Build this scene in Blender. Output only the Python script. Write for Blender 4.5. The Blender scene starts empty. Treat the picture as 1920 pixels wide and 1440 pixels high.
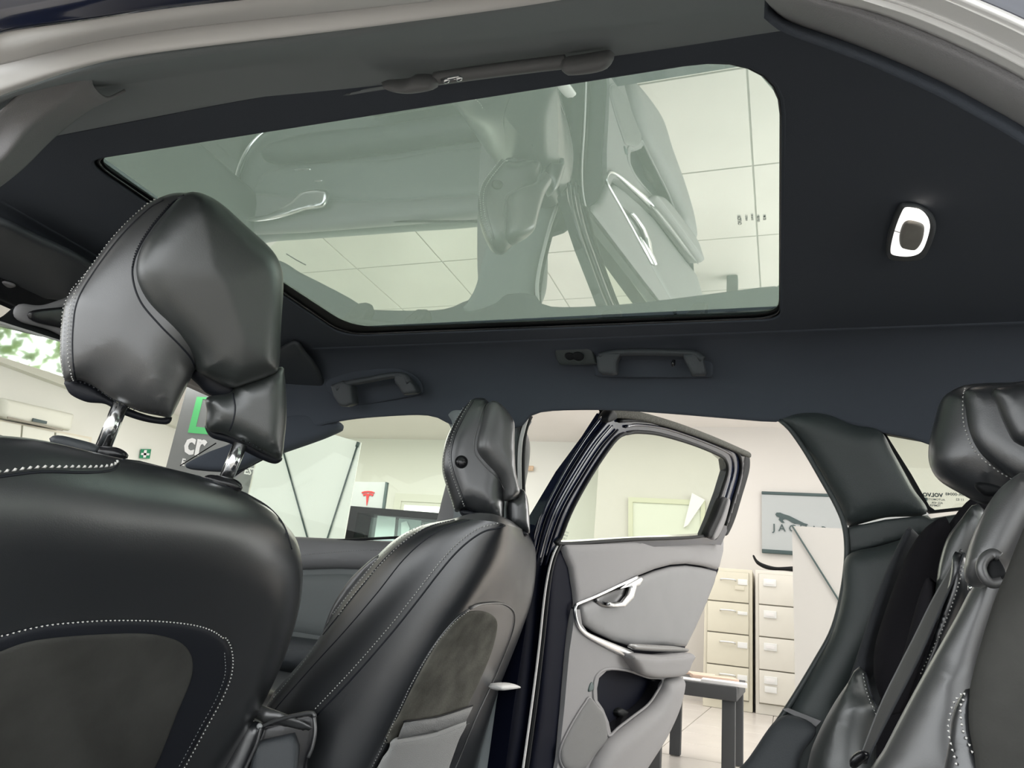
import bpy, bmesh, math, random
import numpy as np
from mathutils import Vector, Matrix
from mathutils.geometry import delaunay_2d_cdt
from mathutils.bvhtree import BVHTree
random.seed(7)
S = bpy.context.scene
COL = S.collection
# ------------------------------------------------------------------ camera
F = 1331.0
CAM = np.array([0.0, 0.0, 0.66])
_V = np.array([445., -4020., 1331.]); _L = np.array([508., 486., 1331.])
_V /= np.linalg.norm(_V); _L -= _V * (_V @ _L); _L /= np.linalg.norm(_L)
_X = -np.cross(_L, _V)
R = np.array([_X, _L, _V])           # rows: car rearward, car lateral, up, each in camera axes (right, down, forward)
if R[0, 0] < 0: R[0] *= -1
cam = bpy.data.cameras.new('camera'); co = bpy.data.objects.new('camera', cam); COL.objects.link(co)
cam.sensor_width = 36; cam.lens = 36 * F / 1920; cam.clip_start = 0.02; cam.clip_end = 200
right = Vector(R[:, 0]); down = Vector(R[:, 1]); fwd = Vector(R[:, 2])
M = Matrix((right, -down, -fwd)).transposed().to_4x4(); M.translation = Vector(CAM)
co.matrix_world = M
S.camera = co
# ------------------------------------------------------------------ world and light
w = bpy.data.worlds.new('world'); S.world = w; w.use_nodes = True
bg = w.node_tree.nodes['Background']; bg.inputs[0].default_value = (0.955, 0.985, 1.0, 1); bg.inputs[1].default_value = 3.0
def area(name, loc, rot, sx, sy, power, col=(1, .98, .95)):
    l = bpy.data.lights.new(name, 'AREA'); l.shape = 'RECTANGLE'; l.size = sx; l.size_y = sy; l.energy = power; l.color = col
    o = bpy.data.objects.new(name, l); COL.objects.link(o); o.location = loc; o.rotation_euler = rot; return o
area('ceiling_fill_light', (-1.5, 7.2, 3.18), (0, 0, 0), 5, 1.8, 62)  # unseen area light added under the ceiling for brightness
area('ceiling_fill_light', (2.5, 3.5, 3.18), (0, 0, 0), 4, 3, 120)  # second added ceiling fill, no lamp fitting modelled
_d = Vector((-.7, 1.6, .9)) - Vector((4.2, 4.4, 1.9))
area('ceiling_fill_light', (-5.8, 7.2, 3.18), (0, 0, 0), 4, 1.8, 150)  # fill added to brighten the left end of the showroom
area('far_seat_fill_light', (4.2, 4.4, 1.9), _d.to_track_quat('-Z', 'Y').to_euler(), 2.4, 2.0, 120)  # fill added to light the far front seat; no window there
S.view_settings.view_transform = 'Standard'; S.view_settings.look = 'None'
S.view_settings.exposure = 0.0; S.view_settings.gamma = 1; S.view_settings.use_curve_mapping = False

# ------------------------------------------------------------------ helpers: measuring
def ray(u, v):
    d = R @ np.array([u - 960., v - 720., F]); return d / np.linalg.norm(d)
def AX(p, x): d = ray(p[0], p[1]); return CAM + d * (x - CAM[0]) / d[0]
def AY(p, y): d = ray(p[0], p[1]); return CAM + d * (y - CAM[1]) / d[1]
def AZ(p, z): d = ray(p[0], p[1]); return CAM + d * (z - CAM[2]) / d[2]
def nrm(a): a = np.array(a, float); return a / np.linalg.norm(a)
def AP(p, P, n):
    d = ray(p[0], p[1]); n = np.array(n, float); return CAM + d * ((np.array(P) - CAM) @ n) / (d @ n)
def MIR(p, y, zg=1.36):              # a point known from its reflection in the glass roof
    q = AY(p, y); q[2] = 2 * zg - q[2]; return q
def cat(P, n, closed=False):         # Catmull-Rom resampling to n points, even in arc length
    P = np.array(P, float); m = len(P)
    if m == 2:
        t = np.linspace(0, 1, n)[:, None]; return P[0] * (1 - t) + P[1] * t
    segs = m if closed else m - 1
    out = []
    for i in range(segs):
        if closed: a, b, c, d = P[(i - 1) % m], P[i], P[(i + 1) % m], P[(i + 2) % m]
        else:
            b, c = P[i], P[i + 1]; a = P[i - 1] if i else 2 * b - c; d = P[i + 2] if i + 2 < m else 2 * c - b
        for t in np.linspace(0, 1, 12, endpoint=False):
            out.append(.5 * ((2 * b) + (c - a) * t + (2 * a - 5 * b + 4 * c - d) * t * t + (3 * b - a - 3 * c + d) * t ** 3))
    out.append(P[0] if closed else P[-1]); out = np.array(out)
    s = np.r_[0, np.cumsum(np.linalg.norm(np.diff(out, axis=0), axis=1))]
    q = np.linspace(0, s[-1], n + 1)[:-1] if closed else np.linspace(0, s[-1], n)
    return np.stack([np.interp(q, s, out[:, k]) for k in range(out.shape[1])], 1)

# ------------------------------------------------------------------ helpers: materials
def mat(name, col, rough=.5, metal=0, spec=.5, bump=0, scale=400, coat=0, coatr=.05, vary=0, vscale=6, emit=0, trans=0, detail=3):
    m = bpy.data.materials.new(name); m.use_nodes = True; nt = m.node_tree; b = nt.nodes['Principled BSDF']
    b.inputs['Base Color'].default_value = (*col, 1); b.inputs['Roughness'].default_value = rough
    b.inputs['Metallic'].default_value = metal; b.inputs['Specular IOR Level'].default_value = spec
    b.inputs['Coat Weight'].default_value = coat; b.inputs['Coat Roughness'].default_value = coatr
    b.inputs['Transmission Weight'].default_value = trans
    if emit: b.inputs['Emission Color'].default_value = (*col, 1); b.inputs['Emission Strength'].default_value = emit
    tc = nt.nodes.new('ShaderNodeTexCoord')
    if bump:
        n = nt.nodes.new('ShaderNodeTexNoise'); n.inputs['Scale'].default_value = scale; n.inputs['Detail'].default_value = detail
        nt.links.new(tc.outputs['Object'], n.inputs['Vector'])
        bp = nt.nodes.new('ShaderNodeBump'); bp.inputs['Strength'].default_value = bump; bp.inputs['Distance'].default_value = .002
        nt.links.new(n.outputs['Fac'], bp.inputs['Height']); nt.links.new(bp.outputs['Normal'], b.inputs['Normal'])
    if vary:
        n2 = nt.nodes.new('ShaderNodeTexNoise'); n2.inputs['Scale'].default_value = vscale; n2.inputs['Detail'].default_value = 5
        nt.links.new(tc.outputs['Object'], n2.inputs['Vector'])
        cr = nt.nodes.new('ShaderNodeValToRGB'); cr.color_ramp.elements[0].position = .3; cr.color_ramp.elements[1].position = .7
        cr.color_ramp.elements[0].color = (*[c * (1 - vary) for c in col], 1); cr.color_ramp.elements[1].color = (*[min(1, c * (1 + vary)) for c in col], 1)
        nt.links.new(n2.outputs['Fac'], cr.inputs['Fac']); nt.links.new(cr.outputs['Color'], b.inputs['Base Color'])
    return m
M_ = {}
M_['leather'] = mat('black_leather', (.020, .022, .025), .36, spec=1.0, coat=1.0, coatr=.30, bump=.12, scale=700, vary=.08)
M_['leather_soft'] = mat('soft_black_leather', (.060, .061, .062), .40, spec=1.0, coat=1.0, coatr=.36, bump=.12, scale=600)
M_['leather_pad'] = mat('green_grey_leather', (.028, .033, .032), .40, spec=1.0, coat=.7, coatr=.34, bump=.12, scale=600)
M_['leather_dark'] = mat('matt_black_leather', (.014, .016, .022), .5, spec=.4, bump=.1, scale=700)
M_['suede'] = mat('grey_suede', (.060, .060, .056), .85, spec=.1, bump=.3, scale=300, vary=.25, vscale=9)
M_['net'] = mat('pocket_net', (.42, .42, .41), .8, spec=.2, bump=.8, scale=900)
M_['knit'] = mat('black_knit_fabric', (.02, .019, .022), .9, spec=.1, bump=.5, scale=900)
M_['webbing'] = mat('belt_webbing', (.045, .048, .055), .6, spec=.4, bump=.6, scale=800)
M_['headliner'] = mat('charcoal_headliner', (.078, .088, .106), .95, spec=.1, bump=.25, scale=900)
M_['front_trim'] = mat('front_door_plastic', (.15, .165, .165), .5, spec=.5, bump=.3, scale=900)
M_['lit_fabric'] = mat('lightened_grey_fabric', (.27, .295, .30), .95, spec=.1, bump=.2, scale=900)  # paler fabric: light on the roof edge and pillar is put into the colour
M_['trim'] = mat('dark_grained_plastic', (.050, .056, .062), .48, spec=.5, bump=.3, scale=900)
M_['trim_grey'] = mat('grey_door_plastic', (.24, .235, .24), .6, spec=.4, bump=.35, scale=900)
M_['trim_insert'] = mat('grey_door_leather', (.19, .19, .195), .5, spec=.5, bump=.1, scale=600, vary=.04, vscale=8)
M_['pillar'] = mat('pillar_plastic', (.045, .055, .055), .40, spec=.6, bump=.3, scale=900)
M_['console'] = mat('black_gloss_plastic', (.012, .012, .014), .25, spec=.6)
M_['rubber'] = mat('black_rubber', (.006, .007, .008), .6, spec=.25)
M_['seal'] = mat('grey_rubber_seal', (.74, .73, .71), .6, spec=.4, bump=.05, scale=200)
M_['seal_fuzz'] = mat('flocked_seal', (.10, .10, .09), .9, spec=.1, bump=1, scale=700, vary=.7, vscale=420)
M_['paint'] = mat('navy_car_paint', (.010, .014, .034), .12, spec=.6, coat=1)
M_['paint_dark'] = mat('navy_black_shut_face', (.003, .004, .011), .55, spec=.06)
M_['chrome'] = mat('polished_chrome', (.88, .89, .90), .16, metal=1)
M_['satin'] = mat('satin_metal', (.78, .79, .80), .28, metal=1)
M_['thread'] = mat('white_thread', (.78, .77, .74), .6)
M_['thread_grey'] = mat('grey_thread', (.45, .46, .46), .6)
M_['wall'] = mat('cream_wall_paint', (.66, .63, .595), .8, spec=.2, vary=.02, vscale=1)
M_['wall_far'] = mat('pale_green_wall_paint', (.80, .805, .745), .8, spec=.2, vary=.02, vscale=1)
M_['ceil'] = mat('ceiling_paint', (.88, .85, .82), .9, spec=.1, vary=.03, vscale=.7)
M_['tile'] = mat('pale_floor_tile', (.62, .58, .54), .3, spec=.5, vary=.04, vscale=3)
M_['grout'] = mat('tile_grout', (.42, .40, .37), .8)
M_['cabinet'] = mat('beige_cabinet_steel', (.70, .66, .54), .45, spec=.4, vary=.02)
M_['cabinet_light'] = mat('cream_cabinet_steel', (.74, .71, .64), .45, spec=.4, vary=.02)
M_['cabinet_gap'] = mat('cabinet_shadow_gap', (.28, .26, .21), .6)
M_['white'] = mat('white_plastic', (.82, .82, .80), .5, spec=.3)
M_['banner'] = mat('white_banner_cloth', (.86, .90, .87), .7, spec=.2, vary=.02, vscale=2)
M_['banner_cream'] = mat('cream_banner_cloth', (.50, .485, .46), .7, spec=.2)
M_['banner_grey'] = mat('grey_banner_print', (.21, .22, .22), .6, spec=.3)
M_['sign_grey'] = mat('silver_sign_board', (.44, .46, .46), .5, spec=.3)
M_['green_print'] = mat('bright_green_print', (.10, .52, .18), .6)
M_['green_sign'] = mat('safety_green', (.02, .25, .12), .5)
M_['red_print'] = mat('red_print', (.55, .02, .02), .5)
M_['white_print'] = mat('white_print', (.82, .82, .82), .6)
M_['dark_print'] = mat('dark_print', (.05, .08, .08), .5)
M_['black'] = mat('black_metal', (.006, .006, .007), .7, spec=.12)
M_['table'] = mat('black_ash_table', (.065, .067, .070), .6, spec=.2)
M_['paper'] = mat('white_paper', (.85, .83, .82), .8)
M_['paper_peach'] = mat('peach_paper', (.80, .58, .46), .8)
M_['wood'] = mat('pale_wood', (.62, .45, .30), .6, vary=.2, vscale=20)
M_['pale_frame'] = mat('pale_painted_wood', (.62, .62, .48), .5)
M_['cream'] = mat('cream_plastic', (.70, .71, .62), .5, spec=.4)
M_['lens'] = mat('lamp_lens', (1.0, .97, .93), .4, emit=1.1)
M_['bulb'] = mat('lamp_bulb', (1.0, .86, .70), .4, emit=14)
M_['lampgrey'] = mat('lamp_switch_grey', (.26, .25, .23), .45, vary=.1, vscale=30)
def see_through(name, tint, refl, gloss_col=(1, 1, 1), rough=0):
    m = bpy.data.materials.new(name); m.use_nodes = True; nt = m.node_tree; nt.nodes.clear()
    o = nt.nodes.new('ShaderNodeOutputMaterial'); mx = nt.nodes.new('ShaderNodeMixShader'); t = nt.nodes.new('ShaderNodeBsdfTransparent'); g = nt.nodes.new('ShaderNodeBsdfGlossy')
    t.inputs[0].default_value = (*tint, 1); g.inputs[0].default_value = (*gloss_col, 1); g.inputs['Roughness'].default_value = rough
    mx.inputs[0].default_value = refl; nt.links.new(t.outputs[0], mx.inputs[1]); nt.links.new(g.outputs[0], mx.inputs[2]); nt.links.new(mx.outputs[0], o.inputs[0]); return m
M_['roofglass'] = see_through('tinted_roof_glass', (.86, 1.0, .95), .50)
M_['doorglass'] = see_through('green_door_glass', (.94, .975, .925), .010)
M_['screen'] = see_through('showcase_glass', (.86, .93, .92), .02)
M_['window_light'] = mat('daylight_pane', (1, 1, .98), .4, emit=1.0)
def foliage_mat():
    m = bpy.data.materials.new('mirror_view'); m.use_nodes = True; nt = m.node_tree; b = nt.nodes['Principled BSDF']
    b.inputs['Metallic'].default_value = 1; b.inputs['Roughness'].default_value = .03; b.inputs['Base Color'].default_value = (.8, .86, .78, 1); return m
M_['mirror'] = foliage_mat()

# ------------------------------------------------------------------ helpers: objects
def wloc(o):
    v = Vector((0, 0, 0))
    while o: v = v + o.location; o = o.parent
    return v
def tag(o, label=None, cat_=None, group=None, kind=None):
    if label: o['label'] = label
    if cat_: o['category'] = cat_
    if group: o['group'] = group
    if kind: o['kind'] = kind
    return o
def thing(name, loc, label, cat_, group=None):
    o = bpy.data.objects.new(name, None); COL.objects.link(o); o.location = Vector(loc); o.empty_display_size = .1
    return tag(o, label, cat_, group)
GEO = {}
def mk(name, verts, faces, m, parent=None, smooth=True, label=None, cat_=None, group=None, kind=None, sharp=None, mats=None, fm=None):
    verts = np.array(verts, float); c = (verts.min(0) + verts.max(0)) / 2
    me = bpy.data.meshes.new(name); me.from_pydata((verts - c).tolist(), [], faces)
    bm = bmesh.new(); bm.from_mesh(me); bmesh.ops.recalc_face_normals(bm, faces=bm.faces)
    bm.to_mesh(me); bm.free()
    if mats:
        for q in mats: me.materials.append(M_[q])
        for p, k in zip(me.polygons, fm): p.material_index = k
    else: me.materials.append(M_[m] if isinstance(m, str) else m)
    if smooth:
        me.polygons.foreach_set('use_smooth', [True] * len(me.polygons))
        if sharp is not None:
            try: me.set_sharp_from_angle(angle=math.radians(sharp))
            except Exception: pass
    o = bpy.data.objects.new(name, me); COL.objects.link(o)
    o.location = Vector(c)
    if parent is not None:
        o.parent = parent; o.location = Vector(c) - wloc(parent)
    GEO[o.name] = (verts, faces)
    return tag(o, label, cat_, group, kind)
def bvh(*objs):
    V, Fc, off = [], [], 0
    for o in objs:
        v, f = GEO[o.name]; V += [tuple(a) for a in v]; Fc += [tuple(i + off for i in q) for q in f]; off += len(v)
    return BVHTree.FromPolygons(V, Fc)
class MB:
    def __init__(s): s.v = []; s.f = []
    def add(s, v, f):
        o = len(s.v); s.v += [tuple(a) for a in v]; s.f += [tuple(i + o for i in q) for q in f]; return s
    def box(s, lo, hi): 
        lo, hi = np.minimum(lo, hi), np.maximum(lo, hi)
        v = [(x, y, z) for x in (lo[0], hi[0]) for y in (lo[1], hi[1]) for z in (lo[2], hi[2])]
        return s.add(v, [(0, 1, 3, 2), (4, 6, 7, 5), (0, 4, 5, 1), (2, 3, 7, 6), (0, 2, 6, 4), (1, 5, 7, 3)])
    def build(s, name, m, parent=None, **k): return mk(name, s.v, s.f, m, parent, **k)
def rbox_geo(c, size, r=.01, ax=None):
    bm = bmesh.new(); bmesh.ops.create_cube(bm, size=1)
    bmesh.ops.scale(bm, vec=size, verts=bm.verts)
    bmesh.ops.bevel(bm, geom=bm.edges[:], offset=min(r, min(size) * .45), segments=3, affect='EDGES', profile=.5)
    A = np.eye(3) if ax is None else np.array(ax, float)      # rows: local axes in world
    v = np.array([tuple(q.co) for q in bm.verts]) @ A + np.array(c); f = [tuple(q.index for q in p.verts) for p in bm.faces]; bm.free(); return v, f
def rbox(name, c, size, r, m, parent=None, ax=None, **k):
    v, f = rbox_geo(c, size, r, ax); return mk(name, v, f, m, parent, sharp=50, **k)
def tube_geo(P, r, n=8, flat=None, closed=False):
    P = np.array(P, float); m = len(P); rr = np.full(m, r) if np.isscalar(r) else np.array(r)
    T = np.gradient(P, axis=0); 
    if closed: T = np.roll(P, -1, 0) - np.roll(P, 1, 0)
    T /= np.linalg.norm(T, axis=1)[:, None] + 1e-12
    up = np.array([0, 0, 1.]) if abs(T[0][2]) < .9 else np.array([1., 0, 0]); N = up - T[0] * (up @ T[0]); N /= np.linalg.norm(N)
    V = []
    for i in range(m):
        N = N - T[i] * (N @ T[i]); N /= np.linalg.norm(N); B = np.cross(T[i], N)
        for k in range(n):
            a = 2 * math.pi * k / n; V.append(P[i] + rr[i] * (math.cos(a) * N + math.sin(a) * B))
    Fc = []
    for i in range(m if closed else m - 1):
        j = (i + 1) % m
        for k in range(n): Fc.append((i * n + k, i * n + (k + 1) % n, j * n + (k + 1) % n, j * n + k))
    if not closed: Fc += [tuple(range(n))[::-1], tuple(range((m - 1) * n, m * n))]
    return V, Fc
def tube(name, P, r, m, parent=None, n=8, closed=False, **k):
    v, f = tube_geo(P, r, n, closed=closed); return mk(name, v, f, m, parent, **k)
def frame2(n, up=(0, 0, 1)):
    n = nrm(n); up = np.array(up, float)
    if abs(n @ nrm(up)) > .95: up = np.array([1., 0, 0])
    e1 = nrm(np.cross(up, n)); e2 = np.cross(n, e1); return n, e1, e2
def dist2(Q, Bd):
    A = Bd; B = np.roll(Bd, -1, 0); out = np.full(len(Q), 1e9)
    for a, b in zip(A, B):
        ab = b - a; t = np.clip(((Q - a) @ ab) / (ab @ ab + 1e-18), 0, 1); d = np.linalg.norm(Q - (a + t[:, None] * ab), axis=1); out = np.minimum(out, d)
    return out
def inside(Q, Bd):
    x, y = Q[:, 0], Q[:, 1]; r = np.zeros(len(Q), bool); A = Bd; B = np.roll(Bd, -1, 0)
    for a, b in zip(A, B):
        c = (a[1] > y) != (b[1] > y); xi = a[0] + (y - a[1]) * (b[0] - a[0]) / ((b[1] - a[1]) + 1e-18); r ^= c & (x < xi)
    return r
def tri2(bounds, extra=None):
    pts = []; edges = []
    for Bd in bounds:
        o = len(pts); pts += [Vector(p) for p in Bd]; n = len(Bd); edges += [(o + i, o + (i + 1) % n) for i in range(n)]
    nb = len(pts)
    if extra is not None: pts += [Vector(p) for p in extra]
    v, e, f, ov, oe, of = delaunay_2d_cdt(pts, edges, [], 2 if len(bounds) > 1 else 1, 1e-6)
    V = np.array([tuple(p) for p in v]); Fc = [tuple(q) for q in f]
    if len(bounds) > 1:      # keep faces inside the outer outline and outside the holes
        cen = np.array([V[list(q)].mean(0) for q in Fc]); keep = inside(cen, np.array(bounds[0]))
        for h in bounds[1:]: keep &= ~inside(cen, np.array(h))
        Fc = [q for q, k in zip(Fc, keep) if k]
    return V, Fc
def inflate_geo(P3, n, Rr, Tf, Tb, res=None, smooth=True, dome=0, nb=None, sharp_pts=False, bend=None):
    """closed outline (3D points near one plane) -> puffed body: rounded rim of radius Rr, front thickness Tf, back thickness Tb"""
    P3 = np.array(P3, float); c = P3.mean(0); n, e1, e2 = frame2(n)
    q = np.stack([(P3 - c) @ e1, (P3 - c) @ e2], 1); 
    per = np.linalg.norm(np.roll(q, -1, 0) - q, axis=1).sum(); res = res or max(per / 110, .004)
    nb = nb or int(per / res)
    if smooth: B = cat(q, nb, closed=True)
    else:
        B = []
        for a, b in zip(q, np.roll(q, -1, 0)):
            k = max(1, int(np.linalg.norm(b - a) / res)); B += [a + (b - a) * t / k for t in range(k)]
        B = np.array(B)
    area2 = (B[:, 0] * np.roll(B[:, 1], -1) - np.roll(B[:, 0], -1) * B[:, 1]).sum()
    if area2 < 0: B = B[::-1]
    T = np.roll(B, -1, 0) - np.roll(B, 1, 0); T /= np.linalg.norm(T, axis=1)[:, None] + 1e-12; Nin = np.stack([-T[:, 1], T[:, 0]], 1)
    ex = []
    for f in (.04, .14, .32, .6):
        d = f * Rr; Q = B + Nin * d
        if d < res * .5: Q = Q[::1]
        ok = inside(Q, B) & (dist2(Q, B) > d * .93); ex.append(Q[ok])
    g = max(res * 1.3, .004); lo, hi = B.min(0), B.max(0)
    G = np.stack(np.meshgrid(np.arange(lo[0], hi[0], g), np.arange(lo[1], hi[1], g)), -1).reshape(-1, 2)
    G = G[inside(G, B)]; dG = dist2(G, B); G = G[(dG > Rr * .75)]; ex.append(G)
    V, Fc = tri2([B], np.concatenate(ex)); d = dist2(V, B); d[d < 1e-5] = 0
    h = np.sqrt(np.clip(1 - (1 - np.minimum(d / Rr, 1)) ** 2, 0, 1)); dm = d.max()
    hf = Tf * h + dome * np.sqrt(d / dm); hb = -Tb * h
    W = c + V[:, :1] * e1 + V[:, 1:2] * e2
    rim = d <= 1e-5; n0 = len(V)
    front = W + hf[:, None] * n; idx = np.arange(n0); back_idx = idx.copy(); bv = []
    for i in range(n0):
        if not rim[i]: back_idx[i] = n0 + len(bv); bv.append(W[i] + hb[i] * n)
    faces = list(Fc) + [tuple(back_idx[j] for j in q[::-1]) for q in Fc if not all(rim[j] for j in q)]
    Vv = np.concatenate([front, np.array(bv)]) if bv else front
    if bend is not None: Vv = np.array([bend(p) for p in Vv])
    return Vv, faces
def inflate(name, P3, n, Rr, Tf, Tb, m, parent=None, **k):
    g = {a: k.pop(a) for a in list(k) if a in ('res', 'smooth', 'dome', 'nb', 'bend')}
    v, f = inflate_geo(P3, n, Rr, Tf, Tb, **g); return mk(name, v, f, m, parent, **k)
def slab_geo(loops, n, t0, t1, smooth=False, step=None):
    """flat plate with holes: outline loops (3D), extruded along n from t0 to t1"""
    n, e1, e2 = frame2(n); c = np.array(loops[0], float).mean(0)
    Ls = []
    for L in loops:
        L = np.array(L, float); q = np.stack([(L - c) @ e1, (L - c) @ e2], 1)
        if smooth: q = cat(q, max(24, 4 * len(q)), closed=True)
        Ls.append(q)
    V, Fc = tri2(Ls); W = c + V[:, :1] * e1 + V[:, 1:2] * e2; N = len(W)
    vv = np.concatenate([W + t1 * n, W + t0 * n]); ff = list(Fc) + [tuple(i + N for i in q[::-1]) for q in Fc]
    cnt = {}
    for q in Fc:
        for a, b in zip(q, q[1:] + q[:1]): cnt[(a, b)] = 1
    for (a, b) in cnt:
        if (b, a) not in cnt: ff.append((a, a + N, b + N, b))
    return vv, ff
def slab(name, loops, n, t0, t1, m, parent=None, smoothp=False, **k):
    v, f = slab_geo(loops, n, t0, t1, smoothp); k.setdefault('smooth', False); return mk(name, v, f, m, parent, **k)
def loft_geo(rows, nu=40, nv=None, close=False, lin=False):
    Rw = np.array([cat(r, nu) for r in rows]); nv = nv or (len(rows) - 1) * 5 + 1
    if not lin: Rw = np.array([cat_uni(Rw[:, j], nv, close) for j in range(nu)]).transpose(1, 0, 2)
    k, m = Rw.shape[:2]; V = Rw.reshape(-1, 3); Fc = []
    for i in range(k if close else k - 1):
        for j in range(m - 1):
            a = i * m + j; b = ((i + 1) % k) * m + j; Fc.append((a, a + 1, b + 1, b))
    return V, Fc, Rw
def cat_uni(P, n, closed=False):
    P = np.array(P, float); m = len(P); out = []
    tt = np.linspace(0, m if closed else m - 1, n, endpoint=not closed)
    for s in tt:
        i = min(int(s), (m if closed else m - 1) - 1); t = s - i
        if closed: a, b, c, d = P[(i - 1) % m], P[i], P[(i + 1) % m], P[(i + 2) % m]
        else:
            b, c = P[i], P[i + 1]; a = P[i - 1] if i else 2 * b - c; d = P[i + 2] if i + 2 < m else 2 * c - b
        out.append(.5 * ((2 * b) + (c - a) * t + (2 * a - 5 * b + 4 * c - d) * t * t + (3 * b - a - 3 * c + d) * t ** 3))
    return np.array(out)
def loft(name, rows, m, parent=None, nu=40, nv=None, close=False, cap=False, lin=False, **k):
    V, Fc, Rw = loft_geo(rows, nu, nv, close, lin)
    if cap:
        kk, mm = Rw.shape[:2]; Fc = Fc + [tuple(i * mm for i in range(kk)), tuple(i * mm + mm - 1 for i in range(kk))[::-1]]
    return mk(name, V, Fc, m, parent, **k)
def shell(name, rows, m, parent=None, t=.006, nu=40, nv=None, lin=False, **k):
    """open lofted sheet given a real thickness away from the camera side"""
    V, Fc, Rw = loft_geo(rows, nu, nv, False, lin); kk, mm = Rw.shape[:2]
    du = np.gradient(Rw, axis=1); dv = np.gradient(Rw, axis=0); N = np.cross(du, dv); N /= np.linalg.norm(N, axis=2)[..., None] + 1e-12
    N = N.reshape(-1, 3)
    if ((V - CAM) * N).sum() < 0: N = -N
    V2 = V + N * t; n0 = len(V); ff = list(Fc) + [tuple(i + n0 for i in q[::-1]) for q in Fc]
    ring = [j for j in range(mm)] + [i * mm + mm - 1 for i in range(1, kk)] + [(kk - 1) * mm + j for j in range(mm - 2, -1, -1)] + [i * mm for i in range(kk - 2, 0, -1)]
    for a, b in zip(ring, ring[1:] + ring[:1]): ff.append((a, b, b + n0, a + n0))
    return mk(name, np.concatenate([V, V2]), ff, m, parent, **k)
def drape(px, tree, off=.001, step=5):
    px = np.array(px, float); L = np.linalg.norm(np.diff(px, axis=0), axis=1).sum(); q = cat(px, max(4, int(L / step))); P, N = [], []
    for u, v in q:
        d = ray(u, v); loc, nn, i, t = tree.ray_cast(Vector(CAM), Vector(d))
        if loc is None: continue
        nn = np.array(nn); nn = -nn if nn @ d > 0 else nn; P.append(np.array(loc) + nn * off); N.append(nn)
    return np.array(P), np.array(N)
def stitch(name, P, N, parent, m='thread', pitch=.006, r=.0009, frac=.62, skew=0):
    """a row of separate thread dashes lying on the surface"""
    s = np.r_[0, np.cumsum(np.linalg.norm(np.diff(P, axis=0), axis=1))]; n = int(s[-1] / pitch); b = MB()
    for i in range(n):
        a0, a1 = i * pitch, i * pitch + pitch * frac
        p0 = np.array([np.interp(a0, s, P[:, k]) for k in range(3)]); p1 = np.array([np.interp(a1, s, P[:, k]) for k in range(3)]); nn = np.array([np.interp(a0, s, N[:, k]) for k in range(3)])
        t = nrm(p1 - p0 + 1e-9); sd = nrm(np.cross(t, nn)); 
        p0 = p0 + sd * skew; p1 = p1 - sd * skew; mid = (p0 + p1) / 2 + nn * r
        q = [p0, mid + sd * r, mid + nn * r * .8, mid - sd * r, mid - nn * r, p1]
        b.add(q, [(0, 1, 2), (0, 2, 3), (0, 3, 4), (0, 4, 1), (5, 2, 1), (5, 3, 2), (5, 4, 3), (5, 1, 4)])
    return b.build(name, m, parent, kind='stuff')
def seam(name, px, tree, parent, r=.0012, m='leather_dark', off=0.0, step=5):
    P, N = drape(px, tree, off, step); return tube(name, P, r, m, parent, n=6) if len(P) > 2 else None
def text_geo(s, size, bold=0.0):
    cu = bpy.data.curves.new('t', 'FONT'); cu.body = s; cu.size = size; cu.offset = bold; cu.extrude = .0; cu.resolution_u = 2
    o = bpy.data.objects.new('t', cu); COL.objects.link(o); dg = bpy.context.evaluated_depsgraph_get(); me = bpy.data.meshes.new_from_object(o.evaluated_get(dg))
    v = [tuple(q.co) for q in me.vertices]; f = [tuple(p.vertices) for p in me.polygons]
    bpy.data.objects.remove(o); bpy.data.curves.remove(cu); bpy.data.meshes.remove(me); return np.array(v), f
def text(name, s, p0, ex, ey, h, m, parent, bold=0.0, **k):
    v, f = text_geo(s, 1.0, bold); h0 = .72; ex, ey = nrm(ex), nrm(ey); n = np.cross(ex, ey)
    W = np.array(p0) + (v[:, :1] / h0 * h) * ex + (v[:, 1:2] / h0 * h) * ey
    par = list(range(len(W)))
    def fd(i):
        while par[i] != i: i = par[i]
        return i
    for q in f:
        for i in q[1:]: par[fd(i)] = fd(q[0])
    groups = {}
    for q in f: groups.setdefault(fd(q[0]), []).append(q)
    for g in groups.values():                      # one thin plate per letter
        us = sorted({i for q in g for i in q}); mp = {a: b for b, a in enumerate(us)}; A = W[us]; N = len(us); ff = [tuple(mp[i] for i in q) for q in g]
        e = {(a, b) for q in ff for a, b in zip(q, q[1:] + q[:1])}; sd = [(a, b, b + N, a + N) for a, b in e if (b, a) not in e]
        mk('letter', np.concatenate([A + n * h * .03, A]), ff + [tuple(i + N for i in q[::-1]) for q in ff] + sd, m, parent, smooth=False)

# ================================================================== SHOWROOM (the setting)
WR, WL, ZC, XS = 9.03, 9.9, 3.24, -2.25     # right wall y, left wall y, ceiling z, x of the step between them
def struct(o): o['kind'] = 'structure'; return o
fl = thing('floor', (0, 4, 0), None, None); del_ = fl.pop('category', None); struct(fl)
MB().box((-11, -6, -.12), (7, 11, -.008)).build('grout_bed', 'grout', fl, smooth=False)
ts = .62; tv, tf = rbox_geo((0, 0, -.006), (ts - .008, ts - .008, .012), .002)
tile_me = None; ang_off = .21
for i in range(-9, 6):
    for j in range(0, 16):
        c = np.array([i * ts + ang_off, j * ts + .1, 0])
        if tile_me is None:
            t0 = mk('tile', tv + c, tf, 'tile', fl, smooth=False); tile_me = t0.data
        else:
            t = bpy.data.objects.new('tile', tile_me); COL.objects.link(t); t.parent = fl; t.location = Vector(c + [0, 0, -.006]) - wloc(fl)
struct(MB().box((XS, WR, 0), (7, WR + .2, ZC)).build('wall_back_right', 'wall', smooth=False))
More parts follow.
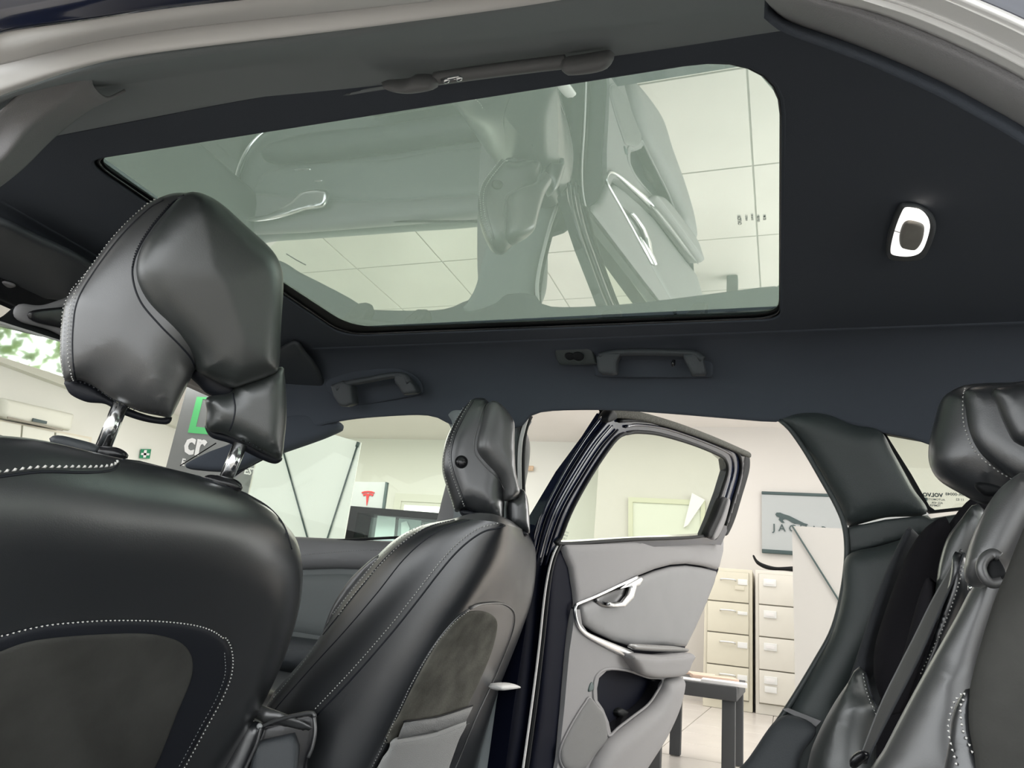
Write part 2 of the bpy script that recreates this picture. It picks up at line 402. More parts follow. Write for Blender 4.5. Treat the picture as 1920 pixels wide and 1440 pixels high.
struct(MB().box((-11, WL, 0), (XS + .0, WL + .2, ZC)).build('wall_back_left', 'wall_far', smooth=False))
struct(MB().box((XS, WR + .2, 0), (XS + .12, WL, ZC)).build('wall_step', 'wall', smooth=False))
XL = -9.4
wl = struct(MB().box((XL - .2, 1.0, 0), (XL, WL, ZC)).build('wall_left', 'wall_far', smooth=False))
struct(MB().box((-11, -3, ZC), (7, 11, ZC + .2)).build('ceiling', 'ceil', smooth=False))
struct(MB().box((XL, 1.0, ZC - .18), (XL + .16, WL, ZC)).build('trim_1', 'cream', smooth=False))

# small bright window in the far wall (window_1)
def onwl(p): return AY(p, WL)
wn = thing('window_1', onwl((800, 960)), None, None); struct(wn)
a, b_ = onwl((745, 926)), onwl((860, 1000)); y0 = WL - .06
def rect(x0, z0, x1, z1, y): return [(x0, y, z0), (x1, y, z0), (x1, y, z1), (x0, y, z1)]
slab('window_frame', [rect(a[0], b_[2], b_[0], a[2], y0), rect(a[0] + .12, b_[2] + .1, b_[0] - .1, a[2] - .12, y0)], (0, 1, 0), 0, .05, 'cream', wn)
slab('sash', [rect(a[0] + .12, b_[2] + .1, b_[0] - .1, a[2] - .12, y0 + .02), rect(a[0] + .17, b_[2] + .15, b_[0] - .15, a[2] - .17, y0 + .02)], (0, 1, 0), 0, .03, 'cream', wn)
slab('pane', [rect(a[0] + .17, b_[2] + .15, b_[0] - .15, a[2] - .17, y0 + .04)], (0, 1, 0), 0, .006, 'window_light', wn)

# greenery outside behind the car: what the interior mirror shows
hb = MB(); rg_ = np.random.default_rng(3)
for k in range(5200):
    c = np.array([rg_.uniform(8.2, 9.2), rg_.uniform(-2.5, 6.5), rg_.uniform(.1, 3.1)]); a = rg_.normal(size=3); a /= np.linalg.norm(a); b = nrm(np.cross(a, [.3, .5, .8])); s0 = rg_.uniform(.07, .15)
    hb.add([c - a * s0, c + b * s0 * .5, c + a * s0, c - b * s0 * .5], [(0, 1, 2, 3)])
hg_ = hb.build('hedge', mat('hedge_leaves', (.30, .42, .16), .6, vary=.5, vscale=4), smooth=False, label='light green leafy hedge outside behind the car, seen in the interior mirror', cat_='hedge', kind='stuff')
# filing cabinets
YC = 8.45
def cabinet(px0, px1, ptop, pbot, m, label, nd, right):
    A = AY((px0, ptop), YC); B = AY((px1, ptop), YC); x0, x1 = A[0], B[0]; zt = A[2]; zb = .02
    t = thing('filing_cabinet', ((x0 + x1) / 2, YC + .25, 0), label, 'filing cabinet', 'filing cabinets against the back wall')
    bd = rbox('body', ((x0 + x1) / 2, YC + .29, zt / 2), (x1 - x0, .54, zt), .006, m, t)
    H = (zt - .10 - .04) / nd
    for k in range(nd):
        z1 = zt - .04 - k * H; z0 = z1 - H + .012
        MB().box((x0 + .035, YC + .005, z0 - .012), (x1 - .035, YC + .022, z1 + .003)).build('drawer_gap', 'cabinet_gap', t, smooth=False)
        d = rbox('drawer', ((x0 + x1) / 2, YC, (z0 + z1) / 2), (x1 - x0 - .075, .03, z1 - z0), .005, m, t)
        zz = z1 - .09; xc = (x0 + x1) / 2
        if not right:
            P = [(xc - .08, YC - .012, zz), (xc - .07, YC - .04, zz + .006), (xc, YC - .045, zz + .008), (xc + .07, YC - .04, zz + .006), (xc + .08, YC - .012, zz)]
            tube('handle', cat(P, 16), .009, 'satin', d)
            rbox('label_holder', (x1 - .10, YC - .02, zz - .01), (.10, .012, .06 if k != 1 else .035), .003, 'white', d)
            if k == 0: rbox('label_holder', (x1 - .13, YC - .02, zz - .075), (.10, .012, .045), .003, 'cabinet', d)
        else:
            rbox('label_holder', (x0 + .15, YC - .022, zz), (.13, .016, .075), .004, 'white', d)
            rbox('card', (x0 + .15, YC - .032, zz - .002), (.085, .004, .035), .001, 'paper', d)
            if k >= 3: rbox('label_holder', (x0 + .15, YC - .022, zz - .09), (.12, .014, .06), .003, 'white', d)
    return t
cabinet(1322, 1410.5, 1062, 1335, 'cabinet', 'beige steel four-drawer filing cabinet with curved pull handles, left of the pair', 4, False)
cabinet(1416, 1516, 1068, 1337, 'cabinet_light', 'cream steel four-drawer filing cabinet with white label holders, half behind the white banner', 4, True)

# black boat ornament on top of the right cabinet
yb = YC + .15
bp = [(1411, 1042), (1414, 1041), (1420, 1050), (1432, 1057), (1455, 1063), (1486, 1062), (1500, 1062), (1500, 1072), (1470, 1070), (1440, 1068), (1422, 1060), (1415, 1052)]
bt = inflate('model_boat', [AY(p, yb) for p in bp], (0, -1, 0), .03, .05, .05, 'rubber', res=.012)
tag(bt, 'black model boat with curled prow lying on top of the cream filing cabinet', 'ornament')

# wall banner with leaping cat
yj = WR - .04
t = thing('wall_banner', AY((1500, 980), yj), 'silver wall banner with leaping cat emblem and capital letters above the filing cabinets', 'banner')
a = AY((1428, 924), yj); b2 = AY((1428, 1033), yj); x0 = a[0]; x1 = x0 + 1.75; zt, zb = a[2] - .0, b2[2]
slab('sheet', [rect(x0, zb, x1, zt, yj)], (0, 1, 0), 0, .006, 'sign_grey', t)
rbox('top_rail', ((x0 + x1) / 2, yj, zt), (x1 - x0, .03, .035), .006, 'dark_print', t)
rbox('bottom_rail', ((x0 + x1) / 2, yj, zb), (x1 - x0, .03, .045), .006, 'dark_print', t)
cp = [(1454, 964), (1456, 961), (1463, 961), (1470, 964), (1480, 967), (1490, 972), (1500, 977), (1508, 981), (1515, 983), (1512, 986), (1504, 985), (1497, 982), (1490, 982), (1484, 979), (1478, 975), (1472, 973), (1467, 975), (1471, 980), (1466, 980), (1460, 974), (1462, 970), (1456, 968)]
slab('cat_emblem', [[AY(p, yj - .012) for p in cp]], (0, 1, 0), 0, .008, 'dark_print', t)
e = AY((1449, 995), yj - .01); text('lettering', 'J A G U A R', e + np.array([0, 0, 0]), (1, 0, 0), (0, 0, 1), .085, 'dark_print', t, bold=.006)

# white banner back in front of the cabinets
yp = 7.3
def Q(p): return AY(p, yp)
t = thing('banner_stand', (Q((1560, 1300))[0], yp, 0), 'white banner stand seen from behind, with a diagonal pole, beside the filing cabinets', 'banner')
tl = Q((1485, 986)); tr = tl + np.array([.95, 0, 0]); bl = np.array([tl[0] - .0, yp, .03]); br = np.array([tr[0], yp, .03])
slab('sheet', [[tl, tr, br, bl]], (0, 1, 0), 0, .006, 'banner_cream', t)
p1 = Q((1572, 1125)); dd = (p1 - tl)
tube('diagonal_pole', [tl + [0, -.02, 0], tl + dd * 1.9 + [0, -.02, 0]], .008, 'dark_print', t)
tube('diagonal_pole', [tr + [0, -.02, 0], tr + dd * [-1.9, 1, 1.9] + [0, -.02, 0]], .008, 'dark_print', t)
rbox('foot', ((bl[0] + br[0]) / 2, yp, .015), (.95, .18, .03), .008, 'black', t)

# low black table with papers, seen under the open door
yt0, yt1 = 3.92, 4.98; zt = .66 - .0535 * 4.0; TT = AY((1382, 1288), 3.92); zt = TT[2]
xr = TT[0]; xl = AY((1220, 1400), 3.92)[0] - .02
t = thing('side_table', ((xl + xr) / 2, 4.4, 0), 'low black square-legged table piled with papers, behind the open rear door', 'table')
rbox('tabletop', ((xl + xr) / 2, (yt0 + yt1) / 2 - .1, zt - .035), (xr - xl, yt1 - yt0 - .18, .065), .004, 'table', t)
for lx, ly in ((xr - .04, yt0 + .04), (xl + .035, yt0 + .04), (xr - .04, yt1 - .24), (xl + .035, yt1 - .24)):
    rbox('leg', (lx, ly, (zt - .06) / 2), (.062, .062, zt - .07), .003, 'table', t)
for k, (px, yy, sx, sy, rz, m, h, lab) in enumerate([((1358, 1284), 4.04, .22, .19, .05, 'paper', .016, 'thick stack of white paper at the right front corner of the black table'), ((1296, 1278), 4.06, .18, .2, -.2, 'paper', .006, 'loose white sheets in the middle of the black table'), ((1338, 1276), 4.36, .24, .2, .2, 'paper_peach', .02, 'peach coloured leaflet pile at the back of the black table'), ((1300, 1272), 4.70, .22, .18, -.1, 'paper_peach', .013, 'flat peach leaflet at the back left of the black table'), ((1250, 1280), 4.12, .13, .2, .1, 'paper', .01, 'white sheet pile at the left end of the black table')]):
    x = AY(px, yy)[0]; c, s_ = math.cos(rz), math.sin(rz)
    o = rbox('paper_stack', (x, yy, zt + h / 2 - .002), (sx, sy, h), .001, m, None, ax=[(c, s_, 0), (-s_, c, 0), (0, 0, 1)]); tag(o, lab, 'papers', 'papers on the black table')

# cream board and cabinet seen through the rear door's glass
yw = XS
t = thing('notice_board', AY((1250, 970), WR - .1), 'pale framed blank board on the wall, seen through the open door glass', 'board')
P = [AY(p, WR - .06) for p in ((1178, 932), (1322, 938), (1322, 1030), (1178, 1026))]; Pi = [AY(p, WR - .06) for p in ((1186, 941), (1314, 947), (1314, 1022), (1186, 1018))]
slab('frame', [P, Pi], (0, 1, 0), 0, .05, 'pale_frame', t); slab('panel', [Pi], (0, 1, 0), .02, .03, 'cream', t)
P = [AY(p, WR - .06) for p in ((1298, 925), (1322, 938), (1290, 985), (1282, 990))]
slab('folded_card', [P], (0, 1, 0), -.03, .02, 'paper', t)
o = rbox('wall_plaque', AY((990, 878), WL - .06), (.17, .03, .075), .006, 'wood'); tag(o, 'small pale wooden plaque on the far wall beside the middle pillar', 'plaque')
o = rbox('low_cupboard', AY((1085, 1040), 7.2) * [1, 1, 0] + [-.1, 0, .42], (.9, .4, .84), .01, 'sign_grey'); tag(o, 'grey low cupboard seen through the foot of the open door glass', 'cupboard')

# white X-stand banner (left window)
yx = 5.0
def Q(p): return AY(p, yx)
TR = Q((676, 829)); TL = Q((498, 782)); BR = Q((640, 1040)); BL = Q((470, 960)); BR2 = TR * [1, 1, 0] + [0, 0, .03]; BL2 = TL * [1, 1, 0] + [0, 0, .03]
t = thing('banner_stand', (Q((600, 1100))[0], yx, 0), 'large white X-frame banner seen from behind through the front passenger window', 'banner')
slab('sheet', [[TL, Q((616, 812)), TR, BR2, BL2]], (0, 1, 0), .01, .018, 'banner', t)
for p, q in (((671, 832), (611, 1018)), ((529, 840), (579, 1018))):
    p, q = Q(p), Q(q); tube('pole', [p, p + (q - p) * 2.0], .007, 'dark_print', t)
rbox('hub', Q((595, 1075)), (.06, .03, .06), .01, 'black', t)
tube('tip', [Q((672, 829)), Q((669, 838))], .014, 'dark_print', t)

# grey printed banner with green bracket and lettering
yg = 6.6
def Q(p): return AY(p, yg)
t = thing('printed_banner', (Q((400, 1100))[0], yg, 0), 'tall grey banner with green bracket and white lettering, behind the front head restraint', 'banner')
tl, tr = Q((352, 720)), Q((500, 765)); br, bl = tr * [1, 1, 0] + [0, 0, .02], tl * [1, 1, 0] + [0, 0, .02]
slab('sheet', [[tl, tr, br, bl]], (0, 1, 0), 0, .01, 'banner_grey', t)
gb = [(369, 744), (352, 811), (395, 815), (397, 803), (367, 800), (380, 748), (470, 760), (470, 748)]
slab('bracket_mark', [[AY(p, yg - .006) for p in gb]], (0, 1, 0), 0, .004, 'green_print', t)
def txt_px(s, p0, p1, ptop, y, m, par, bold=.02, name='lettering'):
    a, b, c = AY(p0, y), AY(p1, y), AY(ptop, y); ex = b - a; text(name, s, a, ex, c - a, np.linalg.norm(c - a), m, par, bold)
txt_px('cr', (343, 849), (392, 856), (352, 806), yg - .006, 'white_print', t, .025)
txt_px('E', (339, 872), (345, 873), (342, 859), yg - .006, 'white_print', t, .02)
txt_px('EST', (457, 888), (490, 894), (460, 875), yg - .006, 'white_print', t, .03)

# silver sign with red emblem, and a black-framed showcase under it
ye = 8.6
def Q(p): return AY(p, ye)
t = thing('wall_sign', Q((700, 930)), 'silver sign with a red T-shaped emblem above the black showcase', 'sign')
slab('board', [[Q((650, 903)), Q((725, 904)), Q((719, 957)), Q((640, 957))]], (0, 1, 0), 0, .02, 'sign_grey', t)
slab('edge_bar', [[Q((724, 904)), Q((728, 905)), Q((721, 957)), Q((717, 957))]], (0, 1, 0), -.02, .02, 'dark_print', t)
T0 = [(677.5, 923), (683, 921), (690, 920.3), (697, 921), (702.5, 923), (701, 925.5), (697, 923.8), (690, 923), (683, 923.8), (679, 925.5)]
slab('red_emblem', [[AY(p, ye - .01) for p in T0]], (0, 1, 0), 0, .006, 'red_print', t)
T1 = [(680, 927), (684, 924.9), (688, 924.7), (690, 926.5), (692, 924.7), (696, 924.9), (700.5, 927), (698, 930.5), (694, 928.4), (692, 928.8), (687.6, 948), (687, 947.4), (686.4, 928.8), (684.5, 928.4), (681.5, 930.2)]
T9 = [(677, 926), (683, 922), (690, 921), (697, 922), (702, 927), (700, 931), (695, 929), (693, 927), (688, 948), (685, 927), (683, 929), (678, 931)]
slab('red_emblem', [[AY(p, ye - .01) for p in T1]], (0, 1, 0), 0, .006, 'red_print', t)
yv = 8.0
def Q(p): return AY(p, yv)
t = thing('showcase', Q((740, 1000)) * [1, 1, 0], 'black-framed glass showcase with papers inside, through the passenger window', 'display case')
A_, B_ = Q((659, 949)), Q((870, 966)); ou = [A_, B_, B_ * [1, 1, 0], A_ * [1, 1, 0]]; i0, i1 = Q((672, 962)), Q((858, 978)); inn = [i0, i1, i1 * [1, 1, 0] + [0, 0, .12], i0 * [1, 1, 0] + [0, 0, .12]]
slab('frame', [ou, inn], (0, 1, 0), -.02, .35, 'black', t)
slab('back_panel', [ou], (0, 1, 0), .33, .35, 'sign_grey', t)
slab('glass', [inn], (0, 1, 0), 0, .004, 'screen', t)
def P2(ps, dy, nm, m, lab, c): o = slab(nm, [[AY(p, yv + dy) for p in ps]], (0, 1, 0), 0, .006, m); tag(o, lab, c); return o
P2(((708, 966), (742, 968), (738, 1014), (701, 1013)), .1, 'poster', 'paper', 'white printed sheet inside the black showcase, left of the pair', 'paper')
P2(((748, 972), (790, 976), (785, 1018), (744, 1015)), .1, 'poster', 'sign_grey', 'grey printed sheet inside the black showcase, next to the white sheet', 'paper')
P2(((752, 980), (762, 977), (768, 990), (764, 1005), (752, 1006)), .08, 'cutout', 'paper', 'white cut-out shape lying over the grey sheet in the showcase', 'paper')
o = tube('wheel', cat([AY((676 + 9 * math.cos(a), 1010 + 14 * math.sin(a)), yv + .1) for a in np.linspace(0, 2 * math.pi, 16, endpoint=False)], 24, closed=True), .012, 'black', closed=True)
tag(o, 'small dark ring shaped like a wheel in the lower left of the showcase', 'ring')

# exit sign on the left, air conditioner and cupboards on the left wall
o = slab('board', [[AX(p, XL + .03) for p in ((264, 842), (282, 842), (279, 860), (261, 859))]], (1, 0, 0), 0, .02, 'green_sign'); o.name = 'safety_sign'
tag(o, 'small green safety sign with a white cross left of the grey banner', 'sign')
for ps in (((270, 844), (275, 844), (273, 858), (268, 858)), ((265, 849), (280, 850), (279, 854), (264, 853))):
    s_ = slab('white_cross', [[AX(p, XL + .06) for p in ps]], (1, 0, 0), 0, .006, 'white_print'); s_.parent = o; s_.location = s_.location - o.location
def QX(p, d=0): return AX(p, XL + d)
t = thing('air_conditioner', QX((70, 775), .1), 'cream wall-mounted air conditioner on the left wall beyond the windscreen', 'air conditioner')
inflate('casing', [QX(p, .2) for p in ((3, 746), (135, 776), (128, 808), (10, 786), (0, 778))], (1, 0, 0), .05, .08, .18, 'cream', t, smooth=False)
slab('flap', [[QX(p, .3) for p in ((15, 781), (118, 805), (118, 808), (15, 785))]], (1, 0, 0), -.02, .0, 'cabinet_gap', t)
slab('badge', [[QX(p, .3) for p in ((62, 784), (88, 790), (87, 795), (61, 790))]], (1, 0, 0), -.01, .006, 'dark_print', t)
t = thing('wall_cupboard', QX((80, 830), .1), 'cream cupboard with two doors below the air conditioner', 'cupboard')
for ps in (((-10, 788), (38, 797), (34, 850), (-10, 840)), ((42, 798), (100, 810), (98, 858), (37, 850)), ((104, 811), (165, 823), (162, 862), (101, 858))):
    slab('door', [[QX(p, .2) for p in ps]], (1, 0, 0), -.02, .02, 'cream', t)
slab('carcass', [[QX(p, .17) for p in ((-14, 784), (172, 820), (168, 870), (-14, 860))]], (1, 0, 0), -.16, 0, 'cabinet', t)

# ================================================================== THE CAR
ZR, ZG = 1.348, 1.36                       # headliner height, glass height
car = thing('car_body', (-.4, 1.15, 0), 'dark hatchback body around the cabin, with charcoal headliner and pillar trims', 'car')
def rquad(c, radii, k=8):                  # rounded quadrilateral in plan
    out = []
    for i in range(4):
        p, a, b = np.array(c[i]), np.array(c[i - 1]), np.array(c[(i + 1) % 4]); u, v = nrm(a - p), nrm(b - p); r = radii[i]
        s0, s1 = p + u * r, p + v * r
        for t in np.linspace(0, 1, k): out.append((1 - t) ** 2 * s0 + 2 * t * (1 - t) * p + t * t * s1)
    return np.array(out)
def zq(p, z): return AZ(p, z)[:2]
nf, nr_, fr, ff_ = zq((150, 301), ZR), (0.012, .738), zq((1466, 601), ZR), zq((642, 632), ZR)
hole = rquad([nf, nr_, fr, ff_], [.05, .12, .045, .07])
# flat headliner with the roof opening
YN, YF, XF, XB = .66, 1.60, -1.46, 1.25
outer = [(XF, YN), (XB, YN), (XB, YF), (XF, YF)]
z3 = lambda P, z: [(p[0], p[1], z) for p in P]
hl = slab('headliner', [z3(outer, ZR), z3(hole, ZR)], (0, 0, 1), 0, .010, 'headliner', car)
tube('headliner_edge', z3(hole, ZR + .003), .004, 'headliner', car, closed=True, n=6)
# opening frame: black wall ring and rubber, then glass
hin = rquad([nf + [.012, .004], (0.008, .742), fr + [-.004, -.006], ff_ + [.012, -.006]], [.05, .12, .055, .075])
V = []; n = len(hole)
V = z3(hole + 0.0, ZR + .002) + z3(hole, ZG + .012); Fc = [(i, (i + 1) % n, (i + 1) % n + n, i + n) for i in range(n)]
mk('opening_frame', V, Fc, 'rubber', car)
gin = rquad([zq((172, 297), ZG - .003), [.010, .741], zq((1460, 588), ZG - .003), zq((660, 615), ZG - .003)], [.05, .12, .06, .085])
slab('glass_seal', [z3(rquad([nf - [.01, .01], nr_ + np.array([.01, -.01]), fr + [.01, .01], ff_ + [-.01, .01]], [.05] * 4), ZG - .003), z3(gin, ZG - .003)], (0, 0, 1), 0, .002, 'rubber', car)
tube('seal_ridge', z3(hin, ZG - .007), .0025, 'console', car, closed=True, n=6)
gl = slab('roof_glass', [z3(rquad([nf - [.03, .03], (0.04, .71), fr + [.03, .03], ff_ + [-.03, .03]], [.05] * 4), ZG)], (0, 0, 1), 0, .0004, 'roofglass', car)
for px, s_, hh in (((1389, 404), 'VOLVO', .0065), ((1401, 404), 'CLEAN', .0038), ((1412, 402), 'E4 09-03', .0038), ((1424, 404), '43R-001', .0045), ((1436, 404), 'M 28', .005)):
    p0 = AZ(px, ZG - .0012); v, f = text_geo(s_, 1, .02); mk('glass_print', p0 + (v[:, :1] / .72 * hh) * np.array([0, -1., 0]) * -1 + (v[:, 1:2] / .72 * hh) * np.array([-1., 0, 0]), f, 'dark_print', gl, smooth=False, kind='stuff')
# far side of the roof: from flat down to the door openings
far_px = [(420, 905), (480, 862), (540, 820), (600, 797), (660, 785), (730, 779), (790, 777), (820, 782), (842, 793), (870, 800), (930, 803), (975, 800), (990, 781), (1012, 772), (1060, 768), (1150, 768), (1250, 774), (1350, 782), (1440, 789), (1465, 788), (1500, 776), (1550, 778), (1600, 796), (1650, 808), (1740, 826), (1830, 838)]
E3 = np.array([AY(p, 1.76) for p in far_px]); E3 = np.vstack([E3, [XB, 1.76, E3[-1][2] - .02]])
def side_rows(E3, y_in, y_out):
    Ed = cat(E3, 90); rows = []
    for t in np.linspace(0, 1, 8):
        a = t * math.pi / 2; rows.append([(p[0] if t > 0 else max(p[0], -1.46), y_in + (p[1] - y_in) * math.sin(a), ZR + (p[2] - ZR) * (1 - math.cos(a))) for p in Ed])
    rows.append([(p[0], p[1] + .012, p[2] + .004) for p in Ed]); return rows
shell('headliner_side', side_rows(E3, YF, 1.76), 'headliner', car, t=.008, nu=90, nv=26)
# near side of the roof, above the camera
nb = [AZ(p, ZR) for p in ((-60, 262), (100, 222), (205, 205), (460, 184), (730, 158), (1000, 122), (1250, 90), (1400, 68), (1560, 44))]
nb2 = [AY(p, .56) for p in ((-60, 240), (60, 190), (170, 165), (440, 120), (700, 92), (980, 62), (1240, 30), (1400, 10), (1545, 10))]
nb3 = [AY(p, .47) for p in ((-60, 215), (0, 188), (165, 134), (300, 107), (650, 62), (960, 12), (1200, -30), (1440, -60), (1600, -40))]
nb0 = [np.array([p[0], YN + .02, ZR + .002]) for p in nb]
nbm = [p * .5 + q * .5 + [0, -.015, .0] for p, q in zip(nb, nb2)]
shell('headliner_side_lit', [nb0, [p + [0, 0, 0] for p in nb], nbm, nb2, nb3], 'lit_fabric', car, t=.006, nu=60, nv=20)  # near headliner edge, its brightness painted as a lighter fabric
mk('headliner_infill', [(XF, .50, ZR + .012), (XB, .50, ZR + .012), (XB, YF + .1, ZR + .012), (XF, YF + .1, ZR + .012)] + [(p[0], p[1], ZR + .012) for p in hole], *[[]], 'headliner', car) if False else None
# weather seal and painted roof edge outside it
s1 = [(-60, 205), (0, 180), (165, 124), (300, 98), (650, 52), (960, 4), (1200, -40), (1500, -85), (1800, -130)]
s2 = [(-60, 130), (0, 122), (165, 82), (330, 55), (650, 20), (960, -15), (1200, -50), (1500, -95), (1800, -140)]
s3 = [(-60, 110), (0, 88), (165, 58), (330, 32), (650, -5), (960, -35), (1200, -60), (1500, -105), (1800, -150)]
s4 = [(-60, 90), (0, 62), (165, 38), (330, 14), (650, -20), (960, -50), (1200, -75), (1500, -120), (1800, -165)]
s5 = [(-80, -20), (0, -40), (165, -60), (330, -80), (650, -110), (960, -140), (1200, -160), (1500, -205), (1800, -250)]
def ln(ps, y): return [AY(p, y) for p in ps]
A = ln(s1, .455); Am = [p * .5 + q * .5 + [0, 0, -.012] for p, q in zip(A, ln(s2, .43))]
shell('door_seal', [A, Am, ln(s2, .43), [p + [0, -.004, .006] for p in ln(s2, .425)]], 'seal', car, t=.006, nu=50, nv=22)
shell('door_flange', [ln(s2, .42), [p + [0, 0, -.004] for p in ln(s3, .40)], ln(s4, .385)], 'seal', car, t=.004, nu=50, nv=14)
A = ln(s4, .383); B = ln(s5, .345)
shell('roof_side_panel', [A, [p * .66 + q * .34 + [0, -.012, 0] for p, q in zip(A, B)], B, [p + [0, .03, .06] for p in B], [p * [1, 0, 1] + [0, .5, .10] for p in B]], 'paint', car, t=.003, nu=50, nv=30)
MB().box((-1.9, .50, 1.395), (1.3, .735, 1.402)).box((-1.9, 1.585, 1.395), (1.3, 1.86, 1.402)).box((.03, .73, 1.395), (1.3, 1.59, 1.402)).box((-1.9, .73, 1.395), (-1.19, 1.59, 1.402)).build('roof_panel', 'paint', car, smooth=False)
# near middle-pillar trim cap, top left
c1 = [AY(p, .50) for p in ((-80, 300), (0, 252), (60, 200), (110, 158), (168, 133))]
c2 = [AY(p, .515) for p in ((-80, 330), (0, 300), (60, 235), (115, 190), (172, 147))]
c3 = [AY(p, .56) for p in ((-80, 400), (0, 340), (70, 272), (130, 225), (204, 186))]
shell('pillar_trim_cap', [[p + [0, -.02, 0] for p in c1], c1, c2, [p * .5 + q * .5 + [0, -.006, -.006] for p, q in zip(c2, c3)], c3, [p + [0, .02, .03] for p in c3]], 'trim_grey', car, t=.004, nu=30, nv=24)
# near rear-pillar trim and its seal, top right
r1 = [AY(p, .46) for p in ((1425, -14), (1452, 8), (1490, 24), (1555, 46), (1640, 78), (1760, 130), (1860, 182), (1960, 240), (2080, 330), (2220, 470))]
r2 = [AY(p, .43) for p in ((1440, -50), (1500, -14), (1560, 4), (1640, 24), (1740, 62), (1820, 98), (1900, 138), (1990, 190), (2110, 275), (2260, 410))]
r3 = [AY(p, .40) for p in ((1480, -90), (1560, -40), (1640, -14), (1720, 12), (1800, 44), (1870, 76), (1940, 112), (2010, 155), (2140, 240), (2300, 370))]
r4 = [AY(p, .38) for p in ((1500, -130), (1620, -80), (1700, -50), (1780, -22), (1850, 8), (1930, 44), (1990, 80), (2040, 120), (2170, 205), (2340, 340))]
shell('rear_pillar_trim', [[p + [.01, .05, .03] for p in r1], r1, [p * .5 + q * .5 + [0, -.01, -.008] for p, q in zip(r1, r2)], r2], 'trim_grey', car, t=.004, nu=40, nv=20)
shell('door_seal', [r2, [p * .5 + q * .5 + [0, -.012, -.008] for p, q in zip(r2, r3)], r3, [p * .5 + q * .5 + [0, -.012, -.008] for p, q in zip(r3, r4)], r4], 'seal', car, t=.005, nu=40, nv=24)
shell('rear_quarter_panel', [r4, [p * [1, 1, 1] + [.03, .0, .02] for p in r4], [p + [.25, .03, .05] for p in r4], [p + [.9, .10, .06] for p in r4]], 'paint', car, t=.004, nu=40, nv=20)
shell('headliner_side', [[np.array([p[0] + .0, .665, ZR + .001]) for p in r1], [np.array([p[0] + .004, .58, ZR * .6 + p[2] * .4 + .02]) for p in r1], [p + [.006, .035, .015] for p in r1]], 'headliner', car, t=.006, nu=40, nv=14)
# front edge of the headliner and dark header
fr_rows = [[(XF, y, ZR) for y in np.linspace(.5, 1.9, 6)], [(XF - .05, y, ZR - .006) for y in np.linspace(.5, 1.9, 6)], [(XF - .09, y, ZR - .05) for y in np.linspace(.5, 1.9, 6)]]
shell('headliner_front', fr_rows, 'headliner', car, t=.006, nu=20, nv=10)
shell('windscreen_header', [[(XF - .085, y, ZR - .03) for y in np.linspace(.5, 1.9, 6)], [(XF - .20, y, ZR - .06) for y in np.linspace(.5, 1.9, 6)], [(XF - .30, y, ZR - .10) for y in np.linspace(.5, 1.9, 6)]], 'console', car, t=.01, nu=20, nv=10)

# ---- far body side: pillars
def Y178(ps, y=1.78): return [AY(p, y) for p in ps]
# windscreen pillar (dark wedge behind the near head restraint posts)
inflate('windscreen_pillar', [AY(p, 1.74) for p in ((366, 884), (403, 857), (439, 838), (500, 800), (545, 774), (598, 770), (632, 786), (604, 808), (534, 842), (488, 863), (441, 887), (390, 890))], (.2, -1, .1), .02, .02, .03, 'headliner', car)
tube('windscreen_edge', [AY(p, 1.70) for p in ((405, 831), (370, 853), (338, 873))], .0018, 'rubber', car)
tube('windscreen_edge', [AY(p, 1.70) for p in ((493, 862), (468, 875), (442, 890))], .0018, 'rubber', car)
# middle pillar trim beside the far head restraint
mp = [(838, 790), (850, 772), (870, 764), (900, 766), (940, 768), (992, 780), (984, 800), (978, 830), (976, 900), (985, 1010), (980, 1200), (960, 1440), (900, 1480), (850, 1440), (850, 1010), (856, 850), (846, 802)]
pm = inflate('middle_pillar_trim', Y178(mp, 1.80), (.15, -1, .05), .05, .05, .04, 'lit_fabric', car, res=.012)  # paler material stands in for light reflected off the pillar
o = tube('pillar_seal', cat(Y178([(993, 779), (984, 800), (979, 830), (977, 880), (980, 960), (986, 1010), (990, 1120), (975, 1300), (950, 1460)], 1.79), 40), .011, 'rubber', car)
o = tube('pillar_flange', cat(Y178([(988, 783), (982, 803), (976, 832), (974, 880), (977, 960), (983, 1010)], 1.775), 30), .006, 'seal', car)
# round vent on the middle pillar, seen only in the roof glass
vc = MIR((985, 350), 1.70); vn = nrm((.3, -1, .25))
_, e1, e2 = frame2(vn)
ring = [vc + .045 * (math.cos(a) * e1 + math.sin(a) * e2) for a in np.linspace(0, 2 * math.pi, 32, endpoint=False)]
inflate('pillar_vent', ring, vn, .012, .008, .02, 'trim_grey', car, res=.007)
tube('vent_ring', [vc + vn * .002 + .047 * (math.cos(a) * e1 + math.sin(a) * e2) for a in np.linspace(0, 2 * math.pi, 40, endpoint=False)], .003, 'rubber', car, closed=True, n=6)
# belt of the middle pillar, wide lower trim seen in reflection
lp = [MIR(p, 1.80) for p in ((905, 590), (905, 300), (930, 180), (1075, 180), (1080, 260), (1030, 400), (1012, 560))]
inflate('lower_pillar_trim', lp, (.15, -1, .05), .05, .04, .04, 'trim_grey', car, res=.012)

slab('pillar_outer', [[AY(p, 1.865) for p in ((972, 990), (1000, 1000), (1042, 1040), (1034, 1200), (1020, 1520), (870, 1520), (930, 1300), (968, 1150))]], (0, 1, 0), 0, .02, 'paint_dark', car)
